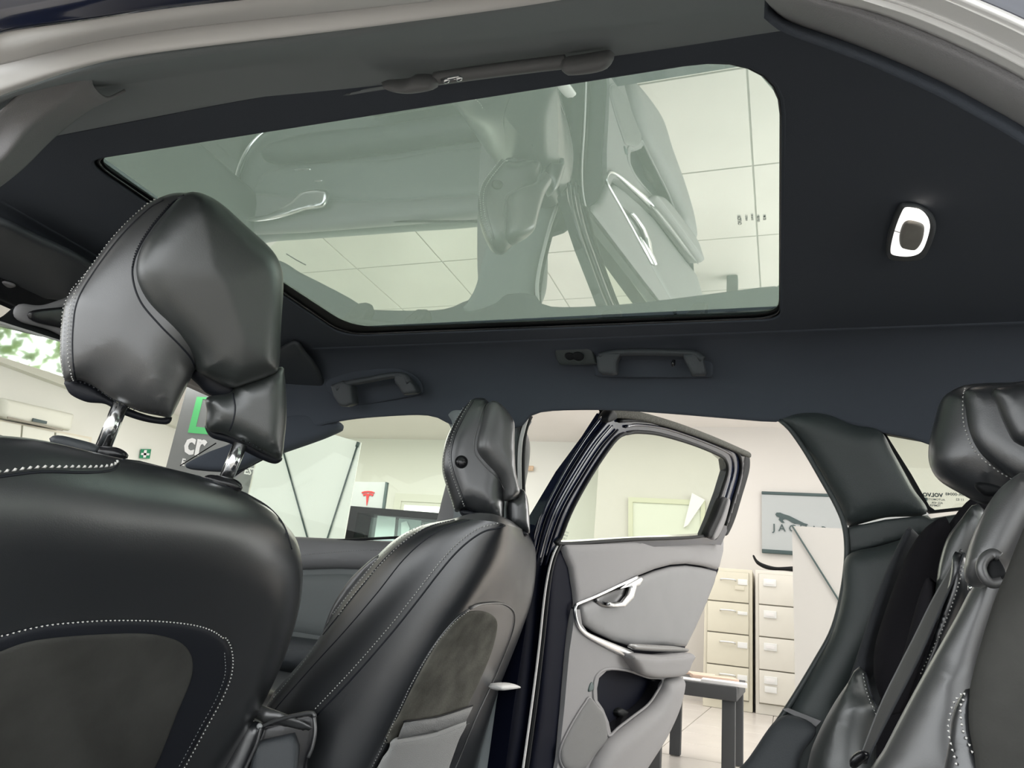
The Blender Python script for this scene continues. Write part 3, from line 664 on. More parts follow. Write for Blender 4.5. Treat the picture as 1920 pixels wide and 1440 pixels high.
# rear pillar: upper trim, middle band, lower trim
up = [(1462, 787), (1482, 778), (1520, 774), (1556, 779), (1600, 797), (1650, 808), (1676, 850), (1710, 912), (1738, 963), (1660, 972), (1584, 988), (1570, 950), (1545, 905), (1510, 845), (1482, 805)]
inflate('upper_pillar_trim', [AY(p, 1.78) for p in up], (-.15, -1, -.25), .05, .035, .03, 'pillar', car, res=.010)
md = [(1584, 990), (1660, 974), (1738, 966), (1745, 972), (1820, 960), (1850, 952), (1800, 985), (1700, 1008), (1640, 1025), (1588, 1040), (1587, 1010)]
inflate('middle_pillar_band', [AY(p, 1.77) for p in md], (-.05, -1, -.1), .008, .008, .03, 'pillar', car, res=.009, smooth=False)
lo = [(1588, 1043), (1650, 1026), (1720, 1008), (1760, 1000), (1720, 1080), (1660, 1180), (1600, 1280), (1540, 1400), (1500, 1500), (1360, 1500), (1420, 1408), (1475, 1330), (1530, 1240), (1562, 1180), (1580, 1110)]
inflate('lower_pillar_trim', [AY(p, 1.76) for p in lo], (-.2, -1, 0), .04, .03, .05, 'pillar', car, res=.012)
tube('pillar_rim', cat([AY(p, 1.765) for p in ((1462, 787), (1482, 805), (1510, 845), (1545, 905), (1570, 950), (1584, 988), (1588, 1040), (1580, 1110), (1562, 1180), (1530, 1240), (1475, 1330), (1420, 1408), (1360, 1500))], 60), .006, 'pillar', car)
slab('scuff_plate', [[AY(p, 1.72) for p in ((1466, 1330), (1478, 1328), (1540, 1352), (1530, 1362))]], (0, 1, 0), 0, .01, 'trim_grey', car)
inflate('sill_trim', [AY(p, 1.70) for p in ((1462, 1338), (1530, 1362), (1500, 1420), (1480, 1500), (1340, 1500), (1400, 1425))], (-.1, -1, .3), .02, .015, .03, 'trim', car, res=.012)
slab('pillar_backing', [[AY(p, 1.83) for p in ((1592, 985), (1740, 972), (1990, 960), (1990, 1520), (1380, 1520), (1490, 1335), (1572, 1185), (1594, 1100))]], (0, 1, 0), 0, .02, 'trim', car)
# quarter window
qf = [(1652, 811), (1742, 826), (1830, 838), (1930, 850), (1930, 960), (1860, 950), (1744, 962), (1735, 955), (1700, 893)]
qi = [(1660, 814), (1745, 829), (1830, 841), (1925, 853), (1925, 952), (1860, 945), (1752, 957), (1742, 950), (1708, 890)]
slab('quarter_window_seal', [[AY(p, 1.80) for p in qf], [AY(p, 1.80) for p in qi]], (0, 1, 0), -.006, .012, 'rubber', car)
qw = slab('quarter_glass', [[AY(p, 1.80) for p in qi]], (0, 1, 0), .0, .0005, 'doorglass', car)
yq = 1.797
def qtxt(s, c, h, bold=0.02):              # printed on the outside, so mirrored from the cabin
    p0 = AY(c, yq); v, f = text_geo(s, 1, bold); W = p0 + (v[:, :1] / .72 * h) * np.array([-1, 0, 0]) + (v[:, 1:2] / .72 * h) * np.array([0, 0, 1]) ; mk('glass_print', W, f, 'dark_print', qw, smooth=False, kind='stuff')
qtxt('VOLVO', (1768, 932), .0085, .05); qtxt('AUTOMOTIVE USA', (1772, 939), .0045); qtxt('AS2 43R', (1768, 945), .0045); qtxt('TEMPER', (1764, 950), .0045)
qtxt('43R-00048', (1812, 930), .0065); qtxt('11 E2', (1808, 939), .005)
# lower body of the car: floor, sills, bulkhead, tailgate side
MB().box((-2.0, .42, .16), (.9, 1.95, .24)).build('cabin_floor', 'trim', car, smooth=False)
MB().box((-.62, 1.80, .20), (.15, 1.92, .31)).build('far_sill', 'paint', car, smooth=False)
MB().box((-2.6, 1.78, .2), (-1.95, 1.92, .95)).box((-2.6, .35, .2), (-1.95, .5, .95)).box((-2.9, .35, .2), (-2.6, 1.92, .9)).build('front_wing', 'paint', car, smooth=False)
MB().box((.5, 1.84, .2), (1.45, 1.95, .92)).box((1.3, .42, .2), (1.45, 1.95, .92)).build('rear_quarter', 'paint', car, smooth=False)
rbox('dashboard', (-2.05, 1.15, .80), (.5, 1.4, .34), .08, 'trim', car)

# ================================================================== FRONT PASSENGER DOOR (closed)
fd = thing('front_door', (-1.4, 1.83, .5), 'closed front passenger door with dark inner trim and a clear window, left of the middle pillar', 'car door')
yd = 1.80
d0, d1 = AY((560, 1018), yd), AY((745, 1009), yd)
zb0 = .66 + .165
# shell of the door and its inner panels (seen directly between the seats and, wholly, in the roof glass)
rr = [(-1.98, .80), (-1.75, .815), (-1.45, .825), (-1.2, .832), (-.92, .838), (-.86, .80), (-.86, .30), (-1.2, .24), (-1.85, .24), (-2.0, .5)]
inflate('door_panel', [(x, yd + .06, z) for x, z in rr], (0, -1, 0), .05, .04, .05, 'front_trim', fd, res=.02)
ut = [(-1.98, .80), (-1.6, .822), (-1.2, .832), (-.88, .838), (-.87, .76), (-1.0, .755), (-1.2, .745), (-1.4, .725), (-1.6, .69), (-1.9, .63)]
o_ut = inflate('upper_trim', [(x, yd + .02, z) for x, z in ut], (0, -1, .15), .03, .03, .02, 'trim_insert', fd, res=.015, smooth=False)
ins = [(-1.88, .62), (-1.6, .68), (-1.4, .715), (-1.2, .736), (-1.0, .746), (-.885, .75), (-.885, .56), (-1.1, .55), (-1.3, .555), (-1.7, .52), (-1.86, .54)]
inflate('door_insert', [(x, yd + .03, z) for x, z in ins], (0, -1, 0), .04, .02, .02, 'front_trim', fd, res=.015, smooth=False)
ar = [(-1.80, .52), (-1.5, .545), (-1.2, .55), (-.90, .548), (-.89, .50), (-.92, .465), (-1.3, .455), (-1.6, .44), (-1.78, .46)]
arm = inflate('armrest', [(x, yd - .01, z) for x, z in ar], (0, -1, .2), .03, .06, .03, 'trim', fd, res=.015)
tree = bvh(o_ut)
P, N = drape([(552, 1042), (600, 1038), (660, 1033), (720, 1031), (760, 1030)], tree, .001, 4)
if len(P) > 3: stitch('stitching', P, N, fd, 'thread_grey', .008, .0007)
tree = bvh(arm)
P, N = drape([(500, 1214), (540, 1218), (585, 1220)], tree, .001, 4)
if len(P) > 3: stitch('stitching', P, N, fd, 'thread_grey', .006, .0006)
# chrome pull and bezel seen in the roof glass
ch = [MIR(p, 1.77) for p in ((436, 400), (440, 350), (455, 300), (480, 262), (525, 226), (560, 190))]
tube('chrome_pull', cat(ch, 30), [.006 + .004 * math.sin(math.pi * i / 29) for i in range(30)], 'chrome', fd)
ch = [MIR(p, 1.76) for p in ((440, 406), (470, 408), (510, 400), (550, 380), (575, 362), (616, 360), (608, 386), (570, 394), (520, 408), (470, 414))]
inflate('door_handle', ch, (0, -1, .2), .008, .012, .01, 'satin', fd, res=.007)
for ps in (((553, 318), (585, 315), (584, 320), (553, 322)), ((590, 338), (606, 337), (606, 341), (589, 342))):
    inflate('switch', [MIR(p, 1.765) for p in ps], (0, -1, .3), .003, .006, .006, 'chrome', fd, res=.004, smooth=False)
# window glass and frame
gp = [(480, 862), (540, 820), (600, 797), (660, 785), (730, 779), (790, 777), (820, 782), (842, 793), (856, 850), (850, 1010), (740, 1009), (560, 1018), (420, 1030), (380, 960)]
slab('window_glass', [[AY(p, 1.83) for p in gp]], (0, 1, 0), 0, .004, 'doorglass', fd)
tube('window_seal', [AY(p, 1.815) for p in ((380, 1026), (560, 1017), (740, 1008), (850, 1003))], .004, 'rubber', fd)

# ================================================================== OPEN REAR DOOR
rd = thing('rear_door', (-.42, 2.3, .2), 'open rear passenger door in navy paint with light grey inner trim and chrome pull', 'car door')
DP = np.array([-.517, 1.914, .86]); Dn = nrm((.969, -.247, 0)); tl_ = math.radians(13)
Du = nrm((.969 * math.cos(tl_), -.247 * math.cos(tl_), -math.sin(tl_)))
def D(ps, off=0): return [AP(p, DP + Dn * off, Dn) for p in ps]
def U(ps, off=0): return [AP(p, DP + Du * off, Du) for p in ps]
# upper frame
fo = [(1150, 772), (1270, 800), (1398, 850), (1400, 868), (1386, 925), (1368, 985), (1352, 1022), (1330, 1020), (1045, 1034), (1000, 1050), (1003, 985), (1060, 888), (1108, 822), (1136, 778)]
fi = [(1178, 812), (1200, 810), (1240, 815), (1300, 833), (1348, 853), (1361, 864), (1364, 885), (1352, 925), (1334, 975), (1322, 1004), (1180, 1012), (1052, 1020), (1052, 1006), (1072, 955), (1105, 895), (1140, 842), (1160, 819)]
slab('window_frame', [U(fo), U(fi)], Du, -.03, .0, 'paint', rd)
tube('glass_channel', cat(U(fi, .002), 120, closed=True), .006, 'rubber', rd, closed=True)
ch2 = [(1172, 800), (1200, 797), (1250, 804), (1310, 824), (1360, 845), (1374, 858), (1376, 885), (1364, 930), (1350, 972)]
tube('frame_channel', cat(U(ch2, .003), 60), .0045, 'paint', rd)
ch3 = [(1160, 789), (1200, 788), (1250, 796), (1318, 818), (1372, 842), (1387, 855), (1389, 885), (1376, 935), (1360, 985)]
tube('frame_channel', cat(U(ch3, .005), 60), .006, 'rubber', rd)
for o_, (m, r) in zip((0, 1, 2, 3), (('paint_dark', .0035), ('paint', .0028), ('paint_dark', .004), ('paint', .003))):
    P = [(1158 - 10 * o_, 806 - 8 * o_), (1128 - 10 * o_, 840 - 6 * o_), (1092 - 11 * o_, 895 - 4 * o_), (1060 - 12 * o_, 950), (1040 - 11 * o_, 1000), (1022 - 9 * o_, 1060)]
    tube('frame_rib', cat(U(P, .005), 50), r, m, rd)
# flocked seal along the top edge
top = U([(1143, 769), (1200, 776), (1270, 796), (1340, 822), (1400, 848)], .0)
v, f = loft_geo([[p + np.array([0, 0, .006]) for p in top], [p + Du * .018 + [0, 0, -.004] for p in top], [p + Du * .012 + [0, 0, -.02] for p in top], [p + Du * -.03 + [0, 0, -.012] for p in top], [p + Du * -.03 + [0, 0, .004] for p in top]], 40, 24, True)[:2]
mk('top_seal', v, f, 'seal_fuzz', rd)
inflate('corner_cap', U([(1134, 779), (1143, 768), (1150, 772), (1152, 784), (1138, 792), (1131, 790)], .012), Du, .006, .012, .02, 'rubber', rd, res=.006)
inflate('outer_edge', U([(1390, 852), (1401, 850), (1402, 880), (1388, 930), (1374, 975), (1360, 1004), (1356, 990), (1370, 945), (1384, 900)], -.01), Du, .008, .01, .02, 'rubber', rd, res=.008)
rg = slab('window_glass', [U(fi, -.008)], Du, -.004, 0, 'doorglass', rd)
def dtxt(s, c, h): 
    p0 = AP(c, DP - Du * .007, Du); v, f = text_geo(s, 1, .01); ex = nrm(np.cross([0, 0, 1.], Du)); ey = np.cross(Du, ex)
    W = p0 + (v[:, :1] / .72 * h) * -ex * -1 + (v[:, 1:2] / .72 * h) * ey; mk('glass_print', W + Du * .003, f, 'dark_print', rg, smooth=False, kind='stuff')
for k, (s, c) in enumerate((('VOLVO', (1056, 998)), ('43R-00', (1055, 1004)), ('AS2 T', (1054, 1010)))): dtxt(s, c, .005)
# black mirror-sail piece at the rear lower corner
inflate('corner_sail', U([(1322, 1004), (1336, 972), (1352, 935), (1363, 938), (1357, 975), (1340, 1010), (1334, 1008)], .010), Du, .008, .012, .02, 'rubber', rd, res=.007)
inflate('sail_trim', U([(1334, 1009), (1350, 972), (1363, 936), (1366, 944), (1354, 985), (1342, 1008)], .020), Du, .006, .008, .02, 'trim_grey', rd, res=.006)
# shell behind the trim, with painted inner edge
she = [(1000, 1040), (1050, 1030), (1180, 1018), (1350, 1008), (1347, 1068), (1325, 1130), (1300, 1175), (1284, 1215), (1270, 1330), (1225, 1420), (1170, 1500), (940, 1500), (962, 1330), (985, 1180)]
slab('door_shell', [D(she, -.03)], Dn, -.05, 0, 'paint_dark', rd)
dark = [(1048, 1030), (1062, 1055), (1071, 1100), (1074, 1140), (1068, 1142), (1058, 1200), (1045, 1350), (1030, 1500), (985, 1500), (1005, 1340), (1020, 1180), (1030, 1070)]
inflate('shut_face', D(dark, -.008), Dn, .02, .01, .03, 'paint_dark', rd, res=.012)
tube('shut_seal', cat(D([(1052, 1018), (1040, 1045), (1030, 1090), (1018, 1200), (1004, 1320), (985, 1460)], .002), 50), .005, 'rubber', rd)
tube('shut_edge', cat(D([(1047, 1020), (1034, 1050), (1022, 1110), (1010, 1220), (996, 1330), (978, 1460)], .0), 50), .003, 'seal', rd)
# trim panels
upt = [(1052, 1020), (1100, 1017), (1180, 1011), (1260, 1005), (1322, 1001), (1334, 1009), (1352, 1008), (1351, 1035), (1343, 1068), (1315, 1061), (1285, 1057), (1255, 1059), (1225, 1067), (1185, 1083), (1140, 1106), (1100, 1124), (1082, 1131), (1074, 1139), (1071, 1110), (1064, 1065), (1054, 1042)]
inflate('upper_trim', D(upt, 0), Dn, .018, .016, .03, 'trim_grey', rd, res=.010, smooth=False)
insr = [(1084, 1135), (1102, 1126), (1142, 1109), (1186, 1086), (1226, 1070), (1256, 1062), (1285, 1060), (1315, 1064), (1342, 1071), (1336, 1095), (1318, 1140), (1300, 1180), (1284, 1212), (1240, 1210), (1182, 1212), (1150, 1202), (1115, 1186), (1092, 1170), (1085, 1152)]
inflate('door_insert', D(insr, -.004), Dn, .02, .012, .02, 'trim_insert', rd, res=.010, smooth=False)
lowp = [(1072, 1142), (1080, 1142), (1084, 1170), (1098, 1190), (1132, 1208), (1168, 1224), (1184, 1232), (1192, 1250), (1210, 1264), (1275, 1268), (1264, 1330), (1236, 1390), (1198, 1450), (1160, 1510), (1022, 1510), (1040, 1420), (1050, 1330), (1060, 1220)]
pocket = [(1112, 1290), (1116, 1270), (1130, 1257), (1150, 1254), (1180, 1258), (1215, 1270), (1242, 1274), (1230, 1300), (1214, 1322), (1186, 1344), (1160, 1364), (1140, 1380), (1134, 1352), (1124, 1328), (1113, 1312)]
pk = slab('lower_trim', [D(lowp, 0), D(pocket, 0)], Dn, -.02, .012, 'trim_grey', rd)
tube('pocket_lip', cat(D(pocket, .012), 80, closed=True), .004, 'trim_grey', rd, closed=True)
# hollow pocket behind the opening
pb = D(pocket, .008); cpt = np.mean(pb, 0); rows = [pb, [p - Dn * .03 for p in pb], [cpt + (p - cpt) * .93 - Dn * .055 for p in pb], [cpt + (p - cpt) * .5 - Dn * .064 for p in pb], [cpt + (p - cpt) * .02 - Dn * .066 for p in pb]]
mk('pocket_liner', *loft_geo([list(r) + [r[0]] for r in rows], 60, 24)[:2], 'console', rd)
inflate('pocket_divider', D([(1150, 1338), (1160, 1326), (1182, 1340), (1176, 1352)], -.03), Dn, .008, .014, .02, 'rubber', rd, res=.006)
# lower bulge of the pocket and the speaker
lip = [(1140, 1384), (1162, 1366), (1188, 1346), (1218, 1322), (1234, 1298), (1245, 1274), (1272, 1270), (1264, 1325), (1238, 1385), (1200, 1445), (1160, 1510), (1080, 1510), (1104, 1440), (1124, 1404)]
inflate('pocket_front', D(lip, .012), Dn, .035, .035, .02, 'trim_grey', rd, res=.010)
spk = [(1098, 1316), (1105, 1308), (1120, 1326), (1131, 1342), (1136, 1384), (1122, 1404), (1106, 1424), (1092, 1442), (1062, 1444), (1050, 1428), (1050, 1404), (1064, 1372), (1082, 1340)]
inflate('speaker_grille', D(spk, .012), Dn, .010, .008, .01, mat('speaker_mesh', (.22, .22, .22), .6, bump=1.0, scale=1500), rd, res=.008)
tube('speaker_rim', cat(D(spk, .014), 60, closed=True), .003, 'trim_grey', rd, closed=True)
inflate('door_reflector', D([(1106, 1282), (1110, 1279), (1112, 1290), (1108, 1296), (1102, 1296)], .012), Dn, .003, .003, .004, 'dark_print', rd, res=.003)
# chrome surround from the handle round to the armrest
c_ = [(1195, 1082), (1160, 1098), (1120, 1117), (1086, 1131), (1079, 1136), (1078, 1150), (1084, 1172), (1097, 1187), (1118, 1199), (1150, 1214), (1181, 1228)]
Pc = cat(D(c_, .016), 70); wdt = [.0045 + .010 * max(0, (i - 38) / 32) for i in range(70)]
bpl = MB(); e_up = np.cross(Dn, nrm(Pc[-1] - Pc[0]))
v, f = tube_geo(Pc, np.array(wdt), 8); bpl.add(v, f); bpl.build('chrome_surround', 'satin', rd)
inflate('handle_bowl', D([(1116, 1124), (1128, 1116), (1148, 1108), (1172, 1100), (1182, 1103), (1176, 1122), (1164, 1136), (1148, 1140), (1130, 1138), (1120, 1132)], .009), Dn, .010, .004, .02, 'console', rd, res=.006)
hd = inflate('door_handle', D([(1138, 1128), (1150, 1131), (1164, 1128), (1174, 1116), (1180, 1100), (1162, 1104), (1176, 1094), (1200, 1081), (1203, 1086), (1196, 1098), (1190, 1100), (1184, 1122), (1168, 1138), (1146, 1139), (1138, 1136)], .020), Dn, .006, .010, .006, 'satin', rd, res=.004, smooth=False)
# armrest: pad top, stitched edge and padded front, reaching out towards the cabin
at = D([(1178, 1208), (1196, 1205), (1235, 1206), (1268, 1208), (1290, 1222), (1235, 1226), (1192, 1224), (1184, 1217)], .03)
ab = D([(1180, 1226), (1235, 1228), (1292, 1224), (1289, 1245), (1278, 1266), (1240, 1271), (1206, 1266), (1190, 1250)], .035)
arr = inflate('armrest', ab, nrm(Dn + np.array([0, 0, -.1])), .015, .02, .05, 'trim_grey', rd, res=.007)
inflate('armrest_pad', at, nrm(Dn * .6 + np.array([0, 0, .8])), .010, .010, .01, 'leather_soft', rd, res=.007)
tr_ = bvh(arr)
P, N = drape([(1186, 1232), (1210, 1234), (1250, 1234), (1288, 1231)], tr_, .0008, 3)
if len(P) > 3: stitch('stitching', P, N, arr, 'thread', .007, .0007)
for p in ((1300, 1160), (1281, 1200), (1279, 1204)):
    c = AP(p, DP - Dn * .03, Dn); v, f = tube_geo([c, c + Dn * .012], .006, 8); mk('door_bolt', v, f, 'rubber', rd)
# door opening edge of the body with seal, hinge and screws at the door foot
tube('body_seal', cat([AY(p, 1.83) for p in ((1003, 1030), (996, 1120), (975, 1230), (960, 1330), (945, 1460))], 40), .012, 'rubber', car)
hg = inflate('door_hinge', D([(925, 1283), (950, 1280), (966, 1284), (966, 1290), (930, 1294)], -.02), Dn, .006, .02, .02, 'seal', rd, res=.006)

# ================================================================== ROOF FITTINGS
def handle(label, P, r, hook, top=True):
    t = thing('grab_handle', P[len(P) // 2], label, 'grab handle', None)
    return t
def grab(label, pts, y, foot_l, foot_r, wid=11, plate=None):
    """pts: centre line of the bar in the photograph; feet: polygons"""
    c = AY(pts[len(pts) // 2], y); t = thing('grab_handle', c, label, 'grab handle', 'grab handles along the roof edges')
    P = cat([AY(p, y - .03) for p in pts], 40); v, f = tube_geo(P, .0095, 10)
    V_ = np.array(v); mk('bar', V_, f, 'trim', t)
    for ft in (foot_l, foot_r): inflate('foot', [AY(p, y - .02) for p in ft], (0, -1, -.3), .006, .012, .03, 'trim', t, res=.005, smooth=False)
    return t
t = grab('front grab handle on the far roof edge above the passenger window', [(632, 730), (650, 720), (690, 712), (735, 704), (760, 706), (768, 718)], 1.70,
     [(625, 722), (650, 714), (664, 722), (662, 758), (650, 763), (636, 762), (628, 745)], [(746, 700), (764, 703), (780, 722), (782, 736), (776, 739), (756, 741), (750, 728), (742, 716)])
inflate('recess', [AY(p, 1.725) for p in ((612, 720), (640, 702), (700, 688), (752, 686), (785, 705), (790, 735), (770, 745), (640, 768), (618, 750))], (0, -1, -.6), .02, .004, .01, 'headliner', t, res=.01)
t = grab('rear grab handle with coat hook on the far roof edge beside the round-holed plate', [(1124, 668), (1150, 662), (1200, 660), (1260, 661), (1302, 664), (1318, 675)], 1.68,
     [(1119, 668), (1140, 660), (1168, 662), (1158, 680), (1157, 702), (1146, 704), (1128, 703), (1121, 696)], [(1280, 664), (1306, 661), (1320, 672), (1325, 700), (1322, 705), (1296, 705), (1290, 690), (1284, 680)])
c = AY((1263, 684), 1.66); v, f = tube_geo([c + [0, 0, .012], c, c + [0, -.012, -.006], c + [0, -.016, .002]], .004, 8); mk('coat_hook', v, f, 'console', t)
inflate('recess', [AY(p, 1.70) for p in ((1112, 660), (1130, 650), (1220, 646), (1310, 650), (1332, 668), (1334, 706), (1310, 712), (1130, 710), (1114, 700))], (0, -1, -.6), .02, .004, .01, 'headliner', t, res=.01)
# plate with a figure-of-eight hole
t = thing('belt_guide_plate', AY((1077, 668), 1.68), 'small square black plate with a figure-of-eight hole left of the rear grab handle', 'plate')
pl = inflate('plate', [AY(p, 1.67) for p in ((1043, 652), (1046, 647), (1100, 645), (1110, 652), (1116, 678), (1114, 686), (1052, 687), (1045, 682), (1042, 668))], (0, -1, -.7), .008, .006, .01, 'pillar', t, res=.005)
for cx, rr_ in ((1068, 9), (1084, 11)):
    inflate('hole', [AY((cx + rr_ * math.cos(a), 668 + rr_ * .9 * math.sin(a)), 1.662) for a in np.linspace(0, 2 * math.pi, 20, endpoint=False)], (0, -1, -.7), .004, .003, .004, 'rubber', t, res=.003)
tube('hole_rim', cat([AY(p, 1.660) for p in ((1059, 668), (1063, 660), (1072, 660), (1077, 661), (1086, 657), (1095, 664), (1094, 674), (1085, 679), (1076, 675), (1066, 677))], 50, closed=True), .0009, 'pillar', t, closed=True, n=6)
# near handle, above the camera
t = thing('grab_handle', AZ((920, 140), 1.3), 'near grab handle folded against the roof edge above the camera', 'grab handle', 'grab handles along the roof edges')
nh = [(708, 160), (735, 153), (760, 150), (768, 146), (805, 148), (822, 152), (816, 160), (900, 150), (1000, 138), (1050, 130), (1066, 134), (1100, 135), (1135, 128), (1148, 112), (1146, 100), (1120, 98), (1050, 106), (960, 118), (860, 134), (790, 143), (735, 152)]
a_ = [(712, 157), (760, 152), (775, 145), (812, 146), (824, 155), (818, 163), (780, 170), (750, 170), (725, 165)]
zh = 1.315
inflate('foot', [AZ(p, zh) for p in a_], (0, -.5, -1), .012, .016, .02, 'trim_insert', t, res=.006)
b_h = [(1052, 114), (1085, 108), (1130, 100), (1147, 98), (1152, 108), (1140, 124), (1110, 132), (1065, 136), (1054, 128)]
inflate('foot', [AZ(p, zh) for p in b_h], (0, -.5, -1), .012, .016, .02, 'trim_insert', t, res=.006)
P = cat([AZ(p, zh + .006) for p in ((815, 148), (900, 136), (1000, 123), (1060, 116))], 30)
tube('bar', P, .0085, 'trim_insert', t)
tube('hinge_pin', [AZ((828, 150), zh), AZ((862, 143), zh)], .003, 'chrome', t)
for p in ((838, 150), (862, 146)):
    inflate('hinge_cap', [AZ((p[0] + 7 * math.cos(a), p[1] + 5 * math.sin(a)), zh) for a in np.linspace(0, 2 * math.pi, 10, endpoint=False)], (0, -.5, -1), .003, .005, .004, 'chrome', t, res=.002)

# dome lamp
zl = ZR - .004
t = thing('dome_lamp', AZ((1707, 435), ZR), 'small lit roof lamp with grey centre switch in the charcoal headliner', 'lamp')
bz = [(1692, 382), (1720, 384), (1745, 398), (1755, 418), (1752, 440), (1742, 465), (1730, 480), (1700, 485), (1668, 482), (1661, 470), (1664, 440), (1674, 408), (1682, 390)]
le = [(1697, 389), (1722, 392), (1738, 403), (1744, 418), (1742, 436), (1733, 462), (1722, 474), (1700, 479), (1674, 476), (1669, 468), (1672, 448), (1680, 420), (1689, 398)]
sw = [(1702, 412), (1718, 414), (1731, 420), (1733, 432), (1728, 452), (1716, 465), (1694, 463), (1687, 457), (1686, 440), (1692, 420)]
bezel = inflate('bezel', [AZ(p, zl) for p in bz], (0, 0, -1), .006, .008, .004, 'trim', t, res=.003)
inflate('lens', [AZ(p, zl - .006) for p in le], (0, 0, -1), .004, .004, .003, 'lens', t, res=.003)
inflate('switch', [AZ(p, zl - .009) for p in sw], (0, 0, -1), .005, .006, .003, 'lampgrey', t, res=.003)
inflate('bulb', [AZ((1720 + 10 * math.cos(a), 401 + 7 * math.sin(a)), zl - .010) for a in np.linspace(0, 2 * math.pi, 14, endpoint=False)], (0, 0, -1), .004, .002, .002, 'bulb', t, res=.002)
tube('lens_split', [AZ((1677, 433), zl - .0105), AZ((1687, 436), zl - .0115)], .0006, 'rubber', t, n=6)

# sun visors and interior mirror
def visor(label, ps, zz, n):
    t = thing('sun_visor', AZ(ps[0], zz), label, 'sun visor'); inflate('panel', [AZ(p, zz) for p in ps], n, .010, .009, .009, 'trim', t, res=.012); return t
t = visor('near sun visor hanging from the front of the headliner at the left edge', [(-60, 440), (-40, 408), (0, 412), (60, 440), (165, 492), (240, 560), (200, 570), (125, 560), (80, 558), (30, 570), (-40, 540)], 1.29, (0, 0, -1))
inflate('visor_clip', [AZ(p, 1.275) for p in ((4, 528), (18, 531), (30, 536), (20, 539), (10, 535))], (0, 0, -1), .004, .003, .004, 'trim_grey', t, res=.004)
t = visor('far sun visor beside the front grab handle', [(525, 680), (560, 692), (595, 715), (620, 745), (622, 760), (610, 770), (560, 768), (500, 750), (460, 720)], 1.27, (0, -.3, -1))
t = thing('interior_mirror', AX((60, 600), -1.62), 'black-backed interior mirror below the left sun visor, showing greenery', 'mirror')
hs = [(150, 556), (80, 572), (42, 570), (32, 588), (45, 604), (90, 618), (150, 640)]
inflate('sensor_cover', [AX(p, -1.60) for p in hs], (1, -.3, -.2), .015, .012, .03, 'trim_grey', t, res=.008)
inflate('sensor_face', [AX(p, -1.58) for p in ((150, 572), (110, 576), (66, 582), (56, 592), (70, 604), (110, 614), (150, 622))], (1, -.3, -.2), .010, .004, .01, 'console', t, res=.008)
inflate('housing', [AX(p, -1.63) for p in ((-60, 590), (0, 595), (40, 570), (80, 590), (150, 630), (150, 700), (100, 655), (0, 615), (-60, 600))], (1, -.3, 0), .012, .01, .03, 'rubber', t, res=.01)
_dm = ray(60, 655); _rm = nrm((.97, .085, .03)); _nm = nrm(_rm - _dm); _pm = AX((60, 655), -1.60)
slab('mirror_glass', [[AP(p, _pm, _nm) for p in ((-60, 592), (0, 607), (115, 642), (170, 662), (170, 722), (112, 704), (0, 668), (-60, 650))]], _nm, -.004, .0, 'mirror', t)
tube('mirror_rim', [AX(p, -1.596) for p in ((-60, 590), (0, 605), (115, 641), (170, 660))], .0035, 'seal', t)
# ================================================================== SEATS
def patch(name, px, tree, m, parent, off=.002, T=.004, Rpx=12, step=8, smooth=True, **k):
    """a panel laid over a body: outline in the photograph, every vertex lies on the body's real surface"""
    B = cat(np.array(px, float), max(24, int(np.linalg.norm(np.roll(np.array(px, float), -1, 0) - px, axis=1).sum() / step)), closed=True) if smooth else np.array(px, float)
    area2 = (B[:, 0] * np.roll(B[:, 1], -1) - np.roll(B[:, 0], -1) * B[:, 1]).sum()
    if area2 < 0: B = B[::-1]
    T_ = np.roll(B, -1, 0) - np.roll(B, 1, 0); T_ /= np.linalg.norm(T_, axis=1)[:, None] + 1e-12; Ni = np.stack([-T_[:, 1], T_[:, 0]], 1); ex = []
    for f in (.1, .35, .7): Q = B + Ni * f * Rpx; ok = inside(Q, B) & (dist2(Q, B) > f * Rpx * .9); ex.append(Q[ok])
    lo, hi = B.min(0), B.max(0); G = np.stack(np.meshgrid(np.arange(lo[0], hi[0], step * 1.5), np.arange(lo[1], hi[1], step * 1.5)), -1).reshape(-1, 2)
    G = G[inside(G, B)]; G = G[dist2(G, B) > Rpx]; ex.append(G)
    V, Fc = tri2([B], np.concatenate(ex)); d = dist2(V, B); h = np.sqrt(np.clip(1 - (1 - np.minimum(d / Rpx, 1)) ** 2, 0, 1))
    W, ok = [], []
    for (u, v), hh in zip(V, h):
        r = ray(u, v); loc, nn, i, t = tree.ray_cast(Vector(CAM), Vector(r))
        if loc is None: W.append((0, 0, 0)); ok.append(False); continue
        nn = np.array(nn); nn = -nn if nn @ r > 0 else nn; W.append(np.array(loc) - r * (off + T * hh) if False else np.array(loc) + nn * (off + T * hh)); ok.append(True)
    Fc = [q for q in Fc if all(ok[i] for i in q)]; W = np.array(W)
    used = sorted({i for q in Fc for i in q}); mp = {a: b for b, a in enumerate(used)}; W = W[used]; Fc = [tuple(mp[i] for i in q) for q in Fc]
    cnt = {}
    for q in Fc:
        for a, b in zip(q, q[1:] + q[:1]): cnt[(a, b)] = 1
    n0 = len(W); bk = [p + ray(*proj_(p)) * (off + .004) for p in W]; ff = list(Fc) + [tuple(i + n0 for i in q[::-1]) for q in Fc]
    for (a, b) in cnt:
        if (b, a) not in cnt: ff.append((a, a + n0, b + n0, b))
    return mk(name, np.concatenate([W, np.array(bk)]), ff, m, parent, **k)
def proj_(p):
    c = R.T @ (np.array(p) - CAM); return 960 + F * c[0] / c[2], 720 + F * c[1] / c[2]
def run(name, px, tree, parent, m='thread', pitch=.006, r=.0009, off=.0012, frac=.62, skew=0, step=4):
    P, N = drape(px, tree, off, step)
    if len(P) > 4: return stitch(name, P, N, parent, m, pitch, r, frac, skew)

